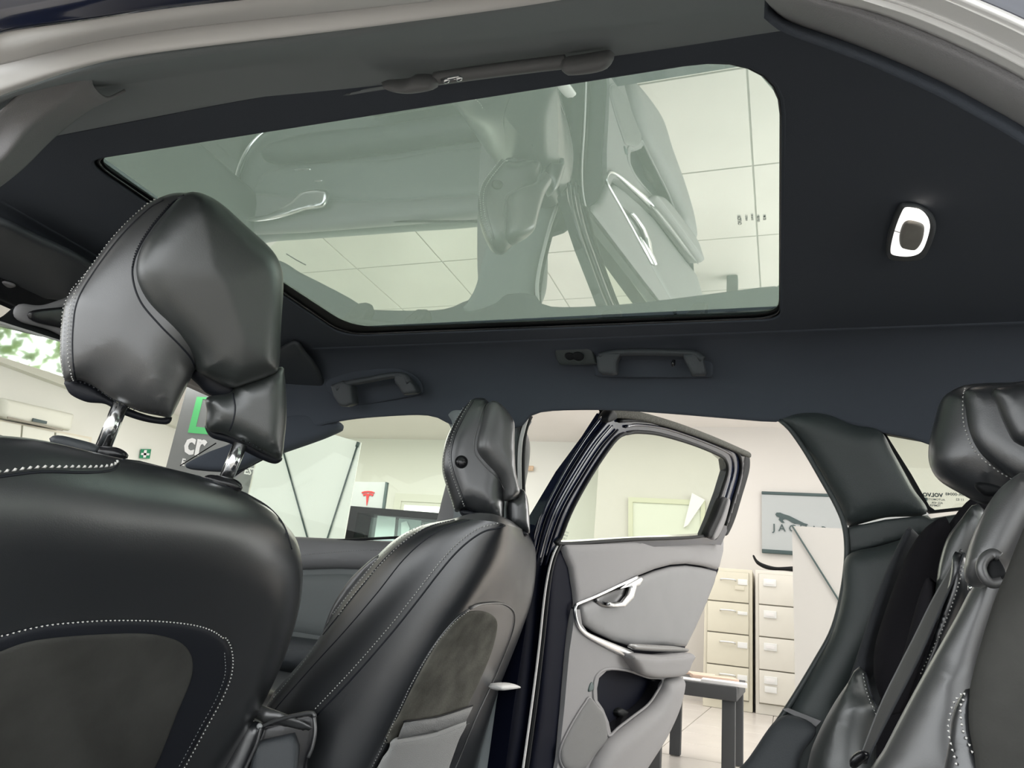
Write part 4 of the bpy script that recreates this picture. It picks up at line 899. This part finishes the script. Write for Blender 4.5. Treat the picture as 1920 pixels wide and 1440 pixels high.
# ------------------------------------------------------------------ near front seat
ns = thing('front_seat', (-.95, .78, .24), 'large black leather front seat at lower left, head restraint raised on chrome posts', 'car seat')
SP = np.array([-.86, .82, .80]); Sn = nrm((.90, -.12, -.34))
so = [(-200, 850), (-60, 822), (0, 822), (100, 832), (230, 862), (330, 882), (430, 912), (490, 942), (522, 968), (545, 1000), (554, 1040), (552, 1090), (541, 1145), (516, 1220), (482, 1290), (442, 1360), (398, 1440), (340, 1540), (260, 1700), (-60, 1900), (-260, 1700), (-280, 1000)]
sb = inflate('backrest', [AP(p, SP, Sn) for p in so], Sn, .12, .085, .10, 'leather', ns, res=.014)
tn = bvh(sb)
mid = [(-60, 1225), (0, 1192), (75, 1172), (150, 1164), (220, 1161), (300, 1163), (370, 1172), (410, 1190), (430, 1220), (431, 1260), (415, 1305), (385, 1360), (355, 1415), (335, 1450), (290, 1540), (-60, 1560)]
bp_ = patch('back_panel', mid, tn, 'leather_dark', ns, off=.001, T=.005, Rpx=14, step=9)
fab = [(-60, 1250), (0, 1221), (60, 1201), (150, 1191), (260, 1187), (320, 1196), (350, 1215), (361, 1243), (355, 1280), (330, 1340), (302, 1412), (280, 1460), (250, 1530), (-60, 1550)]
tf_ = bvh(bp_)
patch('suede_panel', fab, tf_, 'suede', bp_, off=.001, T=.003, Rpx=10, step=9)
run('stitching', mid[:-2], bvh(sb, bp_), ns, 'thread', .0062, .0014, off=.003)
run('stitching', [(p[0] - 10, p[1] + 3) for p in mid[8:14]], bvh(bp_), bp_, 'thread_grey', .006, .0008, off=.001)
yoke = [(-60, 893), (0, 886), (75, 877), (150, 878), (190, 877), (212, 873), (222, 864)]
run('stitching', yoke, tn, ns, 'thread', .0085, .0022, off=.002, frac=.9, skew=.0012)
seam('seam', [(p[0], p[1] + 8) for p in yoke], tn, ns, .002)
sr = [(452, 922), (480, 936), (510, 957), (535, 987), (549, 1030), (553, 1060)]
seam('seam', [(230, 862), (290, 870), (350, 885), (400, 905), (452, 922), (480, 936), (510, 957), (533, 987), (547, 1030)], tn, ns, .0016)
run('stitching', [(455, 918), (483, 932), (514, 953), (539, 985)], tn, ns, 'thread_grey', .005, .0007)
# post guides, posts
HP = np.array([-.93, .78, 1.15]); Hn = nrm((.72, -.62, -.15))
def HPx(ps, off=0): return [AP(p, HP + Hn * off, Hn) for p in ps]
inflate('post_guide', HPx([(92, 822), (108, 816), (140, 822), (185, 836), (183, 853), (150, 850), (105, 838)], .03), Hn, .010, .014, .03, 'trim', ns, res=.006)
inflate('post_guide', HPx([(181, 838), (215, 838), (236, 847), (241, 858), (225, 862), (196, 863), (180, 854)], .03), Hn, .008, .013, .03, 'console', ns, res=.005)
inflate('post_guide', HPx([(381, 897), (392, 890), (415, 892), (442, 899), (455, 911), (450, 921), (430, 922), (400, 912)], .02), Hn, .010, .014, .03, 'console', ns, res=.005)
hr = bpy.data.objects.new('head_restraint', None); COL.objects.link(hr); hr.parent = ns; hr.location = Vector(HP) - wloc(ns)
tube('post', HPx([(226, 758), (193, 840)], .0), .0115, 'chrome', hr, n=16)
tube('post', HPx([(451, 832), (422, 902)], .0), .0115, 'chrome', hr, n=16)
Ao = [(338, 363), (305, 369), (270, 388), (215, 440), (152, 525), (125, 562), (115, 610), (112, 660), (116, 695), (124, 716), (150, 713), (180, 727), (210, 749), (260, 771), (300, 780), (316, 783), (323, 779), (331, 764), (345, 735), (357, 712), (368, 690), (400, 650), (430, 600), (450, 500), (430, 420), (385, 372)]
sa = inflate('side_cover', HPx(Ao), Hn, .085, .055, .05, 'leather_soft', hr, res=.0065)
inflate('bottom_lip', HPx([(121, 714), (150, 711), (182, 727), (212, 750), (260, 773), (300, 783), (322, 781), (316, 795), (290, 794), (258, 787), (223, 774), (198, 758), (163, 754), (134, 741), (124, 727)], -.030), Hn, .012, .010, .03, 'leather_dark', hr, res=.005)
Bo = [(352, 365), (400, 381), (455, 425), (505, 468), (525, 500), (531, 535), (530, 610), (529, 688), (515, 706), (470, 722), (437, 729), (400, 712), (374, 697), (362, 672), (340, 645), (300, 605), (265, 562), (250, 515), (260, 468), (288, 425), (322, 384)]
sbk = inflate('back_pad', HPx(Bo, .026), nrm(Hn + np.array([.1, .1, -.12])), .040, .038, .09, 'leather_pad', hr, res=.0065, dome=.022)
Co = [(385, 750), (396, 742), (432, 736), (445, 718), (485, 705), (526, 688), (533, 705), (537, 770), (533, 825), (527, 860), (512, 858), (480, 842), (452, 828), (420, 814), (392, 808), (385, 795), (387, 770)]
sc = inflate('inner_leg', HPx(Co, -.01), nrm(Hn + np.array([-.2, .1, 0])), .035, .035, .05, 'leather_pad', hr, res=.005)
inflate('bottom_lip', HPx([(384, 798), (400, 806), (432, 812), (460, 822), (500, 845), (529, 858), (520, 869), (503, 867), (470, 852), (432, 832), (396, 820)], -.035), Hn, .010, .012, .03, 'leather_dark', hr, res=.004)
inflate('neck', HPx([(352, 700), (366, 682), (400, 690), (445, 715), (441, 745), (415, 748), (388, 738), (372, 722)], -.03), Hn, .02, .02, .03, 'leather_dark', hr, res=.005)
ta = bvh(sa, sbk); tc_ = bvh(sc)
s_curve = [(345, 366), (322, 382), (286, 424), (259, 468), (248, 512), (262, 563), (298, 608), (338, 648), (360, 675), (365, 695), (358, 714)]
seam('seam', s_curve, ta, hr, .0016)
run('stitching', [(318, 384), (283, 425), (257, 468), (247, 505)], ta, hr, 'leather_dark', .0045, .0012, off=.001)
lf = [(300, 372), (268, 392), (214, 446), (160, 520), (137, 565), (130, 610), (129, 660), (134, 705), (142, 716)]
run('stitching', lf, ta, hr, 'thread', .0062, .0012, off=.0015)
run('stitching', [(p[0] - 8 - 4 * (i > 3), p[1] + 3) for i, p in enumerate(lf)], ta, hr, 'thread', .0062, .0011, off=.0015)
seam('seam', [(p[0] + 7, p[1] + 3) for p in lf], ta, hr, .0012)
run('stitching', [(140, 712), (165, 716), (196, 734), (225, 753), (262, 766), (312, 774)], ta, hr, 'leather_dark', .0075, .0019, off=.002, skew=.001)
seam('seam', [(437, 738), (441, 765), (437, 790), (430, 808)], tc_, hr, .0014)
run('stitching', [(452, 822), (470, 828), (492, 842), (515, 850)], tc_, hr, 'leather_dark', .007, .0016, off=.002)
inflate('seat_cushion', [(-1.55, .56, .48), (-1.55, 1.02, .48), (-1.14, 1.02, .44), (-1.14, .56, .44)], (0, 0, 1), .06, .06, .2, 'leather', ns, res=.03, smooth=False)

# ------------------------------------------------------------------ far front seat
fs = thing('front_seat', (-.72, 1.52, .24), 'black leather front passenger seat seen from behind, with suede back pocket and lowered head restraint', 'car seat')
def YY(ps, y): return [AY(p, y) for p in ps]
R0 = YY([(846, 974), (790, 986), (740, 1012), (690, 1062), (645, 1120), (600, 1200), (560, 1252), (500, 1318), (440, 1395), (390, 1470)], 1.37)
R1 = YY([(856, 973), (806, 986), (764, 1010), (722, 1046), (680, 1096), (640, 1146), (590, 1214), (520, 1296), (450, 1385), (395, 1470)], 1.31)
R2 = YY([(872, 973), (835, 988), (796, 1012), (755, 1049), (706, 1112), (650, 1178), (590, 1244), (530, 1312), (465, 1395), (410, 1475)], 1.28)
R3 = YY([(925, 978), (898, 992), (872, 1010), (846, 1036), (816, 1072), (776, 1124), (728, 1184), (660, 1262), (590, 1338), (500, 1460)], 1.27)
R4 = YY([(950, 984), (938, 1005), (918, 1035), (893, 1078), (864, 1125), (826, 1180), (786, 1245), (735, 1325), (690, 1400), (640, 1490)], 1.29)
R5 = YY([(965, 988), (964, 1015), (950, 1055), (925, 1100), (893, 1150), (858, 1205), (818, 1275), (776, 1350), (740, 1425), (705, 1500)], 1.38)
R6 = YY([(982, 993), (992, 1025), (990, 1070), (978, 1120), (958, 1180), (932, 1240), (906, 1300), (882, 1370), (858, 1435), (838, 1500)], 1.62)
R7 = YY([(988, 998), (1002, 1030), (1003, 1075), (996, 1125), (978, 1180), (955, 1240), (932, 1300), (912, 1370), (896, 1435), (882, 1500)], 1.73)
R8 = [p + np.array([-.07, .03, -.004]) for p in R7]; R9 = [p * .5 + q * .5 + np.array([-.10, .10, 0]) for p, q in zip(R7, R0)]
R10 = [p * .12 + q * .88 + np.array([-.03, .03, -.0]) for p, q in zip(R7, R0)]
fb = loft('backrest', [R0, R1, R2, R3, R4, R5, R6, R7, R8, R9, R10], 'leather', fs, nu=70, nv=88, close=True, cap=False)
tp = np.mean([r[0] for r in (R0, R1, R2, R3, R4, R5, R6, R7, R8, R9, R10)], 0)
rows = [[r[0] for r in (R0, R1, R2, R3, R4, R5, R6, R7, R8, R9, R10)]]
rows = [rows[0] + [rows[0][0]], [p + (tp - p) * .5 + np.array([0, 0, .02]) for p in rows[0] + [rows[0][0]]], [tp + np.array([0, 0, .025]) + (p - tp) * .02 for p in rows[0] + [rows[0][0]]]]
mk('backrest_top', *loft_geo(rows, 44, 10)[:2], 'leather', fs)
tb = bvh(fb)
sA = [(852, 975), (806, 987), (764, 1011), (722, 1047), (680, 1097), (640, 1147), (606, 1190)]
sB = [(880, 975), (835, 989), (796, 1013), (755, 1051), (706, 1113), (650, 1179), (590, 1245), (530, 1313), (510, 1338)]
sC = [(942, 981), (925, 986), (902, 992), (874, 1010), (846, 1036), (816, 1072), (776, 1124), (728, 1184), (660, 1262), (590, 1336)]
seam('seam', sA, tb, fs, .0016); seam('seam', sB, tb, fs, .0014); seam('seam', [(p[0] + 5, p[1] + 5) for p in sC], tb, fs, .0018)
run('stitching', [(p[0] - 3, p[1] - 2) for p in sC], tb, fs, 'thread', .0066, .0013, frac=.6)
run('stitching', [(p[0] - 6, p[1] - 5) for p in sA], tb, fs, 'thread', .0068, .0014)
run('stitching', [(845, 978), (800, 990), (755, 1020), (712, 1062), (668, 1112), (632, 1160)], tb, fs, 'thread', .0068, .0014)
run('stitching', [(596, 1205), (560, 1255), (500, 1325), (470, 1362)], tb, fs, 'thread_grey', .006, .0008)
# front bolster swelling beyond the strip
inflate('side_bolster', YY([(700, 1050), (660, 1085), (628, 1130), (610, 1172), (606, 1188), (622, 1176), (660, 1125), (700, 1078), (722, 1052), (720, 1040)], 1.36), (-.1, -1, 0), .02, .02, .06, 'leather_soft', fs, res=.008)
# pocket group
pip = [(880, 1140), (900, 1132), (933, 1130), (953, 1137), (963, 1153), (957, 1190), (927, 1267), (893, 1340), (860, 1420), (830, 1490), (672, 1490), (693, 1440), (713, 1400), (737, 1350), (767, 1287), (797, 1233), (827, 1190), (856, 1158)]
pp = patch('back_panel', pip, tb, 'leather', fs, off=.0, T=.003, Rpx=6, step=7)
tpp = bvh(pp)
sue = [(878, 1147), (905, 1146), (925, 1155), (932, 1172), (924, 1213), (907, 1258), (878, 1320), (850, 1380), (720, 1392), (745, 1345), (775, 1284), (804, 1230), (832, 1188), (856, 1162)]
patch('suede_panel', sue, tpp, mat('taupe_suede', (.125, .122, .105), .85, spec=.1, bump=.4, scale=260, vary=.3, vscale=22), pp, off=.0005, T=.003, Rpx=6, step=6)
nb_ = [(750, 1346), (810, 1339), (878, 1319), (870, 1334), (864, 1348), (810, 1366), (736, 1379), (742, 1362)]
low = [(737, 1377), (800, 1370), (866, 1346), (852, 1385), (836, 1430), (815, 1490), (680, 1490), (706, 1428), (722, 1400)]
patch('pocket', low, tpp, 'net', pp, off=.009, T=.008, Rpx=10, step=7)
patch('pocket_band', nb_, tpp, mat('pocket_elastic', (.26, .26, .255), .8, bump=1.0, scale=420), pp, off=.013, T=.005, Rpx=6, step=5, smooth=False)
tube('piping', cat(drape([(750, 1345), (810, 1338), (878, 1318)], tpp, .012)[0], 30), .0016, 'rubber', pp, n=6)
run('stitching', [(866, 1348), (810, 1369), (738, 1381)], tpp, pp, 'thread_grey', .005, .0009, off=.02)
P, N = drape(pip[9::-1] + pip[:10:-1][::1][:0], tb, .003, 4)
tube('piping', P, .0018, 'leather_soft', fs, n=6)
P, N = drape(pip[11:] + pip[:1], tb, .004, 4)
stitch('stitching', P, N, fs, 'thread', .0055, .0009)
inflate('recliner_cover', YY([(905, 1440), (925, 1370), (948, 1290), (962, 1235), (968, 1200), (966, 1240), (958, 1330), (950, 1400), (940, 1490), (895, 1490)], 1.76), (.6, -1, 0), .012, .01, .03, 'trim_insert', fs, res=.007)
inflate('seat_cushion', [(-1.35, 1.30, .44), (-1.35, 1.74, .44), (-.8, 1.74, .40), (-.8, 1.30, .40)], (0, 0, 1), .06, .05, .18, 'leather', fs, res=.03, smooth=False)
# head restraint
FH = np.array([-.66, 1.52, 1.0]); Fn = nrm((.42, -.90, -.05))
def FX(ps, off=0): return [AP(p, FH + Fn * off, Fn) for p in ps]
h2 = bpy.data.objects.new('head_restraint', None); COL.objects.link(h2); h2.parent = fs; h2.location = Vector(FH) - wloc(fs)
Af = [(885, 750), (897, 747), (912, 750), (925, 770), (940, 800), (950, 850), (950, 900), (946, 920), (945, 965), (940, 978), (922, 975), (903, 967), (882, 958), (868, 956), (854, 960), (846, 938), (838, 915), (830, 888), (829, 863), (835, 830), (848, 799), (868, 767)]
fa = inflate('side_cover', FX(Af), Fn, .05, .045, .07, 'leather', h2, res=.006)
Bf = [(918, 754), (930, 757), (943, 766), (956, 780), (964, 795), (965, 834), (968, 880), (974, 905), (978, 922), (968, 933), (950, 939), (945, 917), (936, 898), (910, 873), (892, 850), (890, 830), (898, 797), (908, 764)]
fbp = inflate('back_pad', FX(Bf, .03), nrm(Fn + np.array([.35, .1, 0])), .018, .024, .07, 'leather_soft', h2, res=.006, dome=.012)
Cf = [(976, 917), (985, 926), (990, 942), (993, 970), (994, 997), (991, 1003), (975, 996), (958, 986), (950, 980), (949, 940), (962, 934)]
fc = inflate('inner_leg', FX(Cf, -.01), nrm(Fn + np.array([.3, .1, 0])), .02, .025, .04, 'leather', h2, res=.005)
inflate('bottom_lip', FX([(862, 957), (882, 957), (903, 966), (922, 975), (942, 979), (936, 984), (912, 980), (890, 970), (868, 968)], .0), Fn, .008, .02, .03, 'leather_dark', h2, res=.004)
inflate('bottom_lip', FX([(946, 978), (960, 984), (976, 993), (991, 1001), (986, 1006), (970, 1002), (950, 990)], -.005), Fn, .006, .018, .02, 'leather_dark', h2, res=.004)
bc = FX([(865, 866)], .046)[0]; _, e1, e2 = frame2(Fn)
inflate('release_button', [bc + .0125 * (math.cos(a) * e1 + math.sin(a) * e2) for a in np.linspace(0, 2 * math.pi, 24, endpoint=False)], Fn, .010, .008, .012, 'console', h2, res=.003)
tube('button_rim', [bc + Fn * .001 + .0135 * (math.cos(a) * e1 + math.sin(a) * e2) for a in np.linspace(0, 2 * math.pi, 24, endpoint=False)], .0016, 'rubber', h2, closed=True)
inflate('post_guide', FX([(866, 968), (880, 964), (902, 972), (898, 982), (874, 978)], -.005), Fn, .006, .012, .02, 'trim', h2, res=.004)
tf2 = bvh(fa, fbp)
for k, l in enumerate(([(870, 765), (851, 799), (840, 830), (833, 857), (834, 884), (843, 917), (851, 947), (856, 958)], [(884, 752), (867, 780), (851, 813), (844, 838), (842, 859), (847, 884), (857, 913), (871, 950)])):
    run('stitching', l, tf2, h2, 'thread', .0068, .0014)
seam('seam', [(888, 752), (871, 780), (855, 813), (848, 838), (846, 859), (851, 884), (861, 913), (875, 950)], tf2, h2, .001)
seam('seam', [(917, 753), (907, 763), (897, 797), (889, 829), (891, 851), (909, 874), (936, 900), (945, 918)], tf2, h2, .0014, 'leather_soft')
run('stitching', [(866, 954), (882, 954), (903, 962), (922, 971), (940, 975)], tf2, h2, 'leather_dark', .006, .0014, off=.001)

# ------------------------------------------------------------------ centre console between the front seats
cc = thing('centre_console', (-.75, 1.15, .24), 'black centre console with padded stitched lid between the two front seats', 'console')
yc = 1.17
lid = inflate('lid', YY([(425, 1334), (443, 1320), (487, 1320), (547, 1323), (580, 1331), (589, 1338), (560, 1340), (520, 1350), (492, 1363), (484, 1355), (437, 1344)], yc), (.3, -.6, .8), .02, .012, .03, 'leather_soft', cc, res=.006)
bd = inflate('body', YY([(425, 1342), (484, 1356), (491, 1366), (478, 1402), (460, 1450), (440, 1500), (330, 1500), (380, 1400)], yc - .01), (.2, -1, .1), .02, .02, .10, 'leather', cc, res=.008)
inflate('rear_frame', YY([(488, 1364), (520, 1350), (560, 1341), (588, 1340), (592, 1370), (588, 1400), (575, 1432), (560, 1490), (440, 1500), (465, 1440)], yc + .03), (.6, -1, 0), .012, .008, .08, 'console', cc, res=.008)
inflate('rear_cover', YY([(480, 1391), (515, 1382), (552, 1373), (560, 1400), (557, 1440), (552, 1490), (470, 1490), (474, 1430)], yc + .01), (.6, -1, .2), .010, .012, .05, 'trim', cc, res=.007, smooth=False)
tube('lid_piping', cat(YY([(491, 1362), (520, 1350), (560, 1340), (586, 1337), (590, 1345)], yc - .012), 30), .0035, 'leather_soft', cc)
tube('corner_piping', cat(YY([(489, 1364), (482, 1392), (470, 1420), (456, 1450)], yc - .022), 20), .003, 'leather_soft', cc)
tube('corner_piping', cat(YY([(588, 1340), (591, 1370), (586, 1400), (578, 1420)], yc + .0), 20), .003, 'leather_soft', cc)
run('stitching', [(436, 1345), (460, 1350), (484, 1356)], bvh(lid, bd), cc, 'thread', .0055, .0009)
inflate('lid_edge_knob', YY([(483, 1357), (489, 1356), (492, 1363), (487, 1368), (482, 1364)], yc - .02), (0, -1, 0), .004, .004, .004, 'thread_grey', cc, res=.003)

# ------------------------------------------------------------------ rear seat
rs = thing('rear_seat', (.28, 1.15, .24), 'rear bench seat at the right edge with suede panel and white stitching', 'car seat')
n1 = nrm((-.55, -.83, .05))
def bod(name, ps, y, Rr, T, m, n=n1, par=rs, Tb=.06, **k): return inflate(name, YY(ps, y), n, Rr, T, Tb, m, par, **k)
core = [(1850, 940), (1790, 985), (1755, 1030), (1710, 1110), (1660, 1220), (1610, 1330), (1560, 1420), (1530, 1500), (1990, 1500), (1990, 900)]
inflate('backrest_core', YY(core, 1.62), n1, .04, .01, .1, 'knit', rs, res=.02)
bod('side_trim', [(1712, 1006), (1732, 1004), (1704, 1050), (1664, 1130), (1628, 1215), (1618, 1258), (1584, 1300), (1548, 1334), (1570, 1288), (1610, 1198), (1650, 1106)], 1.68, .02, .012, 'webbing', res=.008)
bod('outer_panel', [(1768, 984), (1740, 999), (1710, 1030), (1680, 1078), (1642, 1158), (1624, 1208), (1621, 1260), (1638, 1306), (1655, 1328), (1690, 1290), (1740, 1180), (1768, 1090), (1790, 1010), (1796, 978)], 1.58, .05, .035, 'knit', res=.010)
o1 = bod('outer_shoulder', [(1846, 950), (1805, 980), (1776, 1008), (1758, 1050), (1750, 1090), (1745, 1130), (1748, 1165), (1790, 1110), (1830, 1060), (1860, 1000)], 1.46, .05, .04, 'leather_pad', res=.009)
o2 = bod('side_bolster', [(1618, 1250), (1600, 1275), (1560, 1318), (1522, 1370), (1499, 1420), (1488, 1520), (1640, 1520), (1650, 1400), (1662, 1336), (1642, 1306), (1628, 1270)], 1.45, .06, .05, 'leather_pad', res=.010)
bod('inner_panel', [(1752, 1085), (1748, 1165), (1712, 1240), (1670, 1330), (1655, 1326), (1690, 1225), (1728, 1120)], 1.47, .02, .012, 'knit', res=.008)
seam('seam', [(1622, 1262), (1632, 1300), (1648, 1335), (1655, 1350)], bvh(o2), rs, .002)
run('stitching', [(1616, 1262), (1624, 1300), (1640, 1338), (1650, 1362)], bvh(o2), rs, 'thread', .006, .001)
run('stitching', [(1627, 1262), (1636, 1296), (1652, 1325)], bvh(o2), rs, 'thread', .006, .001)
band = bod('centre_bolster', [(1806, 1040), (1830, 1060), (1835, 1110), (1800, 1180), (1750, 1270), (1700, 1360), (1640, 1500), (1570, 1500), (1618, 1440), (1670, 1358), (1716, 1285), (1748, 1215), (1776, 1150), (1796, 1090)], 1.16, .025, .02, 'leather', res=.008)
run('stitching', [(1806, 1056), (1795, 1100), (1776, 1155), (1752, 1212), (1724, 1270)], bvh(band), rs, 'thread', .0055, .0011)
run('stitching', [(1690, 1340), (1660, 1385), (1630, 1432), (1612, 1465)], bvh(band), rs, 'thread', .0055, .0010)
cen = bod('centre_panel', [(1850, 1070), (1822, 1100), (1790, 1158), (1742, 1240), (1702, 1310), (1655, 1398), (1605, 1500), (1830, 1500), (1830, 1380), (1840, 1250), (1880, 1130), (1890, 1080)], 1.08, .045, .03, 'leather_soft', nrm((-.3, -.95, .1)), res=.009)
shd = bod('shoulder_roll', [(1930, 890), (1880, 912), (1848, 950), (1824, 998), (1809, 1044), (1806, 1078), (1814, 1095), (1832, 1101), (1860, 1090), (1890, 1078), (1915, 1050), (1960, 950)], 1.02, .05, .045, 'leather_soft', nrm((-.35, -.9, .15)), res=.008)
ho = bod('slot', [(1846, 1052), (1856, 1043), (1866, 1042), (1876, 1052), (1886, 1070), (1886, 1082), (1868, 1090), (1856, 1088), (1846, 1076)], .968, .010, .004, 'rubber', nrm((-.35, -.9, .15)), Tb=.02, res=.005)
tube('slot_rim', cat(YY([(1878, 1090), (1858, 1093), (1844, 1080), (1840, 1062), (1848, 1046), (1862, 1038), (1874, 1044)], .966), 40), .006, 'leather_soft', rs)
inflate('anchor_bolt', YY([(1815, 1097), (1821, 1097), (1821, 1107), (1815, 1107)], 1.0), (0, -1, 0), .003, .004, .004, 'chrome', rs, res=.002)
sd = bod('suede_panel', [(1980, 900), (1940, 945), (1912, 1005), (1884, 1075), (1862, 1130), (1836, 1215), (1818, 1290), (1814, 1350), (1824, 1410), (1850, 1500), (2000, 1500)], .84, .04, .02, 'suede', nrm((-.25, -.95, .1)), res=.010)
dl = bod('lower_bolster', [(1818, 1290), (1800, 1305), (1786, 1335), (1780, 1380), (1770, 1500), (1860, 1500), (1838, 1430), (1824, 1370)], .845, .02, .015, 'leather', nrm((-.25, -.95, .1)), res=.006)
dlt = bvh(dl)
run('stitching', [(1808, 1302), (1794, 1318), (1784, 1345), (1784, 1380), (1792, 1420), (1800, 1450)], dlt, rs, 'thread', .0058, .0014)
run('stitching', [(1812, 1300), (1804, 1322), (1802, 1350), (1812, 1390), (1828, 1430)], dlt, rs, 'thread', .0058, .0014)
inflate('seat_cushion', [(.05, .55, .42), (.05, 1.72, .42), (.4, 1.72, .40), (.4, .55, .40)], (0, 0, 1), .05, .03, .15, 'leather', rs, res=.04, smooth=False)
# rear head restraint
rh = bpy.data.objects.new('head_restraint', None); COL.objects.link(rh); rh.parent = rs; rh.location = Vector(AY((1840, 830), 1.15)) - wloc(rs)
Rn = nrm((-.1, -.98, -.1))
q1 = inflate('cover', YY([(1812, 724), (1786, 733), (1765, 750), (1752, 790), (1742, 835), (1744, 870), (1762, 898), (1800, 922), (1850, 945), (1890, 930), (1960, 905), (1990, 800), (1990, 725), (1880, 722)], 1.15), Rn, .06, .05, .08, 'leather', rh, res=.007)
q2 = inflate('front_pad', YY([(1812, 727), (1808, 770), (1814, 810), (1832, 845), (1870, 878), (1918, 906), (1990, 920), (1990, 727), (1900, 722)], 1.10), nrm((-.3, -.95, -.05)), .03, .02, .06, 'leather', rh, res=.007)
q3 = inflate('pad_wing', YY([(1862, 727), (1868, 760), (1884, 800), (1906, 832), (1960, 840), (1990, 760), (1960, 725)], 1.075), nrm((-.3, -.95, -.05)), .025, .02, .04, 'leather', rh, res=.007)
run('stitching', [(1810, 729), (1806, 772), (1812, 812), (1830, 848), (1868, 881), (1914, 906)], bvh(q1, q2), rh, 'thread', .0062, .0011)
inflate('socket', YY([(1828, 905), (1850, 905), (1882, 916), (1878, 928), (1850, 930), (1832, 918)], 1.085), Rn, .008, .008, .02, 'rubber', rh, res=.005)
# seat belt
sbt = thing('seat_belt', AY((1620, 1410), 1.25), 'dark woven seat belt running diagonally across the rear seat to a black buckle', 'seat belt')
L_ = YY([(1803, 1030), (1775, 1080), (1747, 1130), (1715, 1195), (1686, 1252), (1652, 1322), (1620, 1404), (1610, 1430)], 1.27); R_ = YY([(1808, 1036), (1786, 1090), (1762, 1145), (1736, 1205), (1712, 1256), (1676, 1325), (1634, 1408), (1626, 1432)], 1.12)
shell('webbing', [L_, [p * .5 + q * .5 + [-.004, 0, 0] for p, q in zip(L_, R_)], R_], 'webbing', sbt, t=.0015, nu=50, nv=12)
tube('belt_edge', cat(L_, 50), .0018, 'trim_insert', sbt, n=6)
inflate('buckle', YY([(1592, 1428), (1597, 1416), (1612, 1407), (1628, 1410), (1630, 1420), (1616, 1432), (1602, 1442), (1594, 1438)], 1.12), (-.3, -1, .2), .015, .018, .02, 'console', sbt, res=.005)
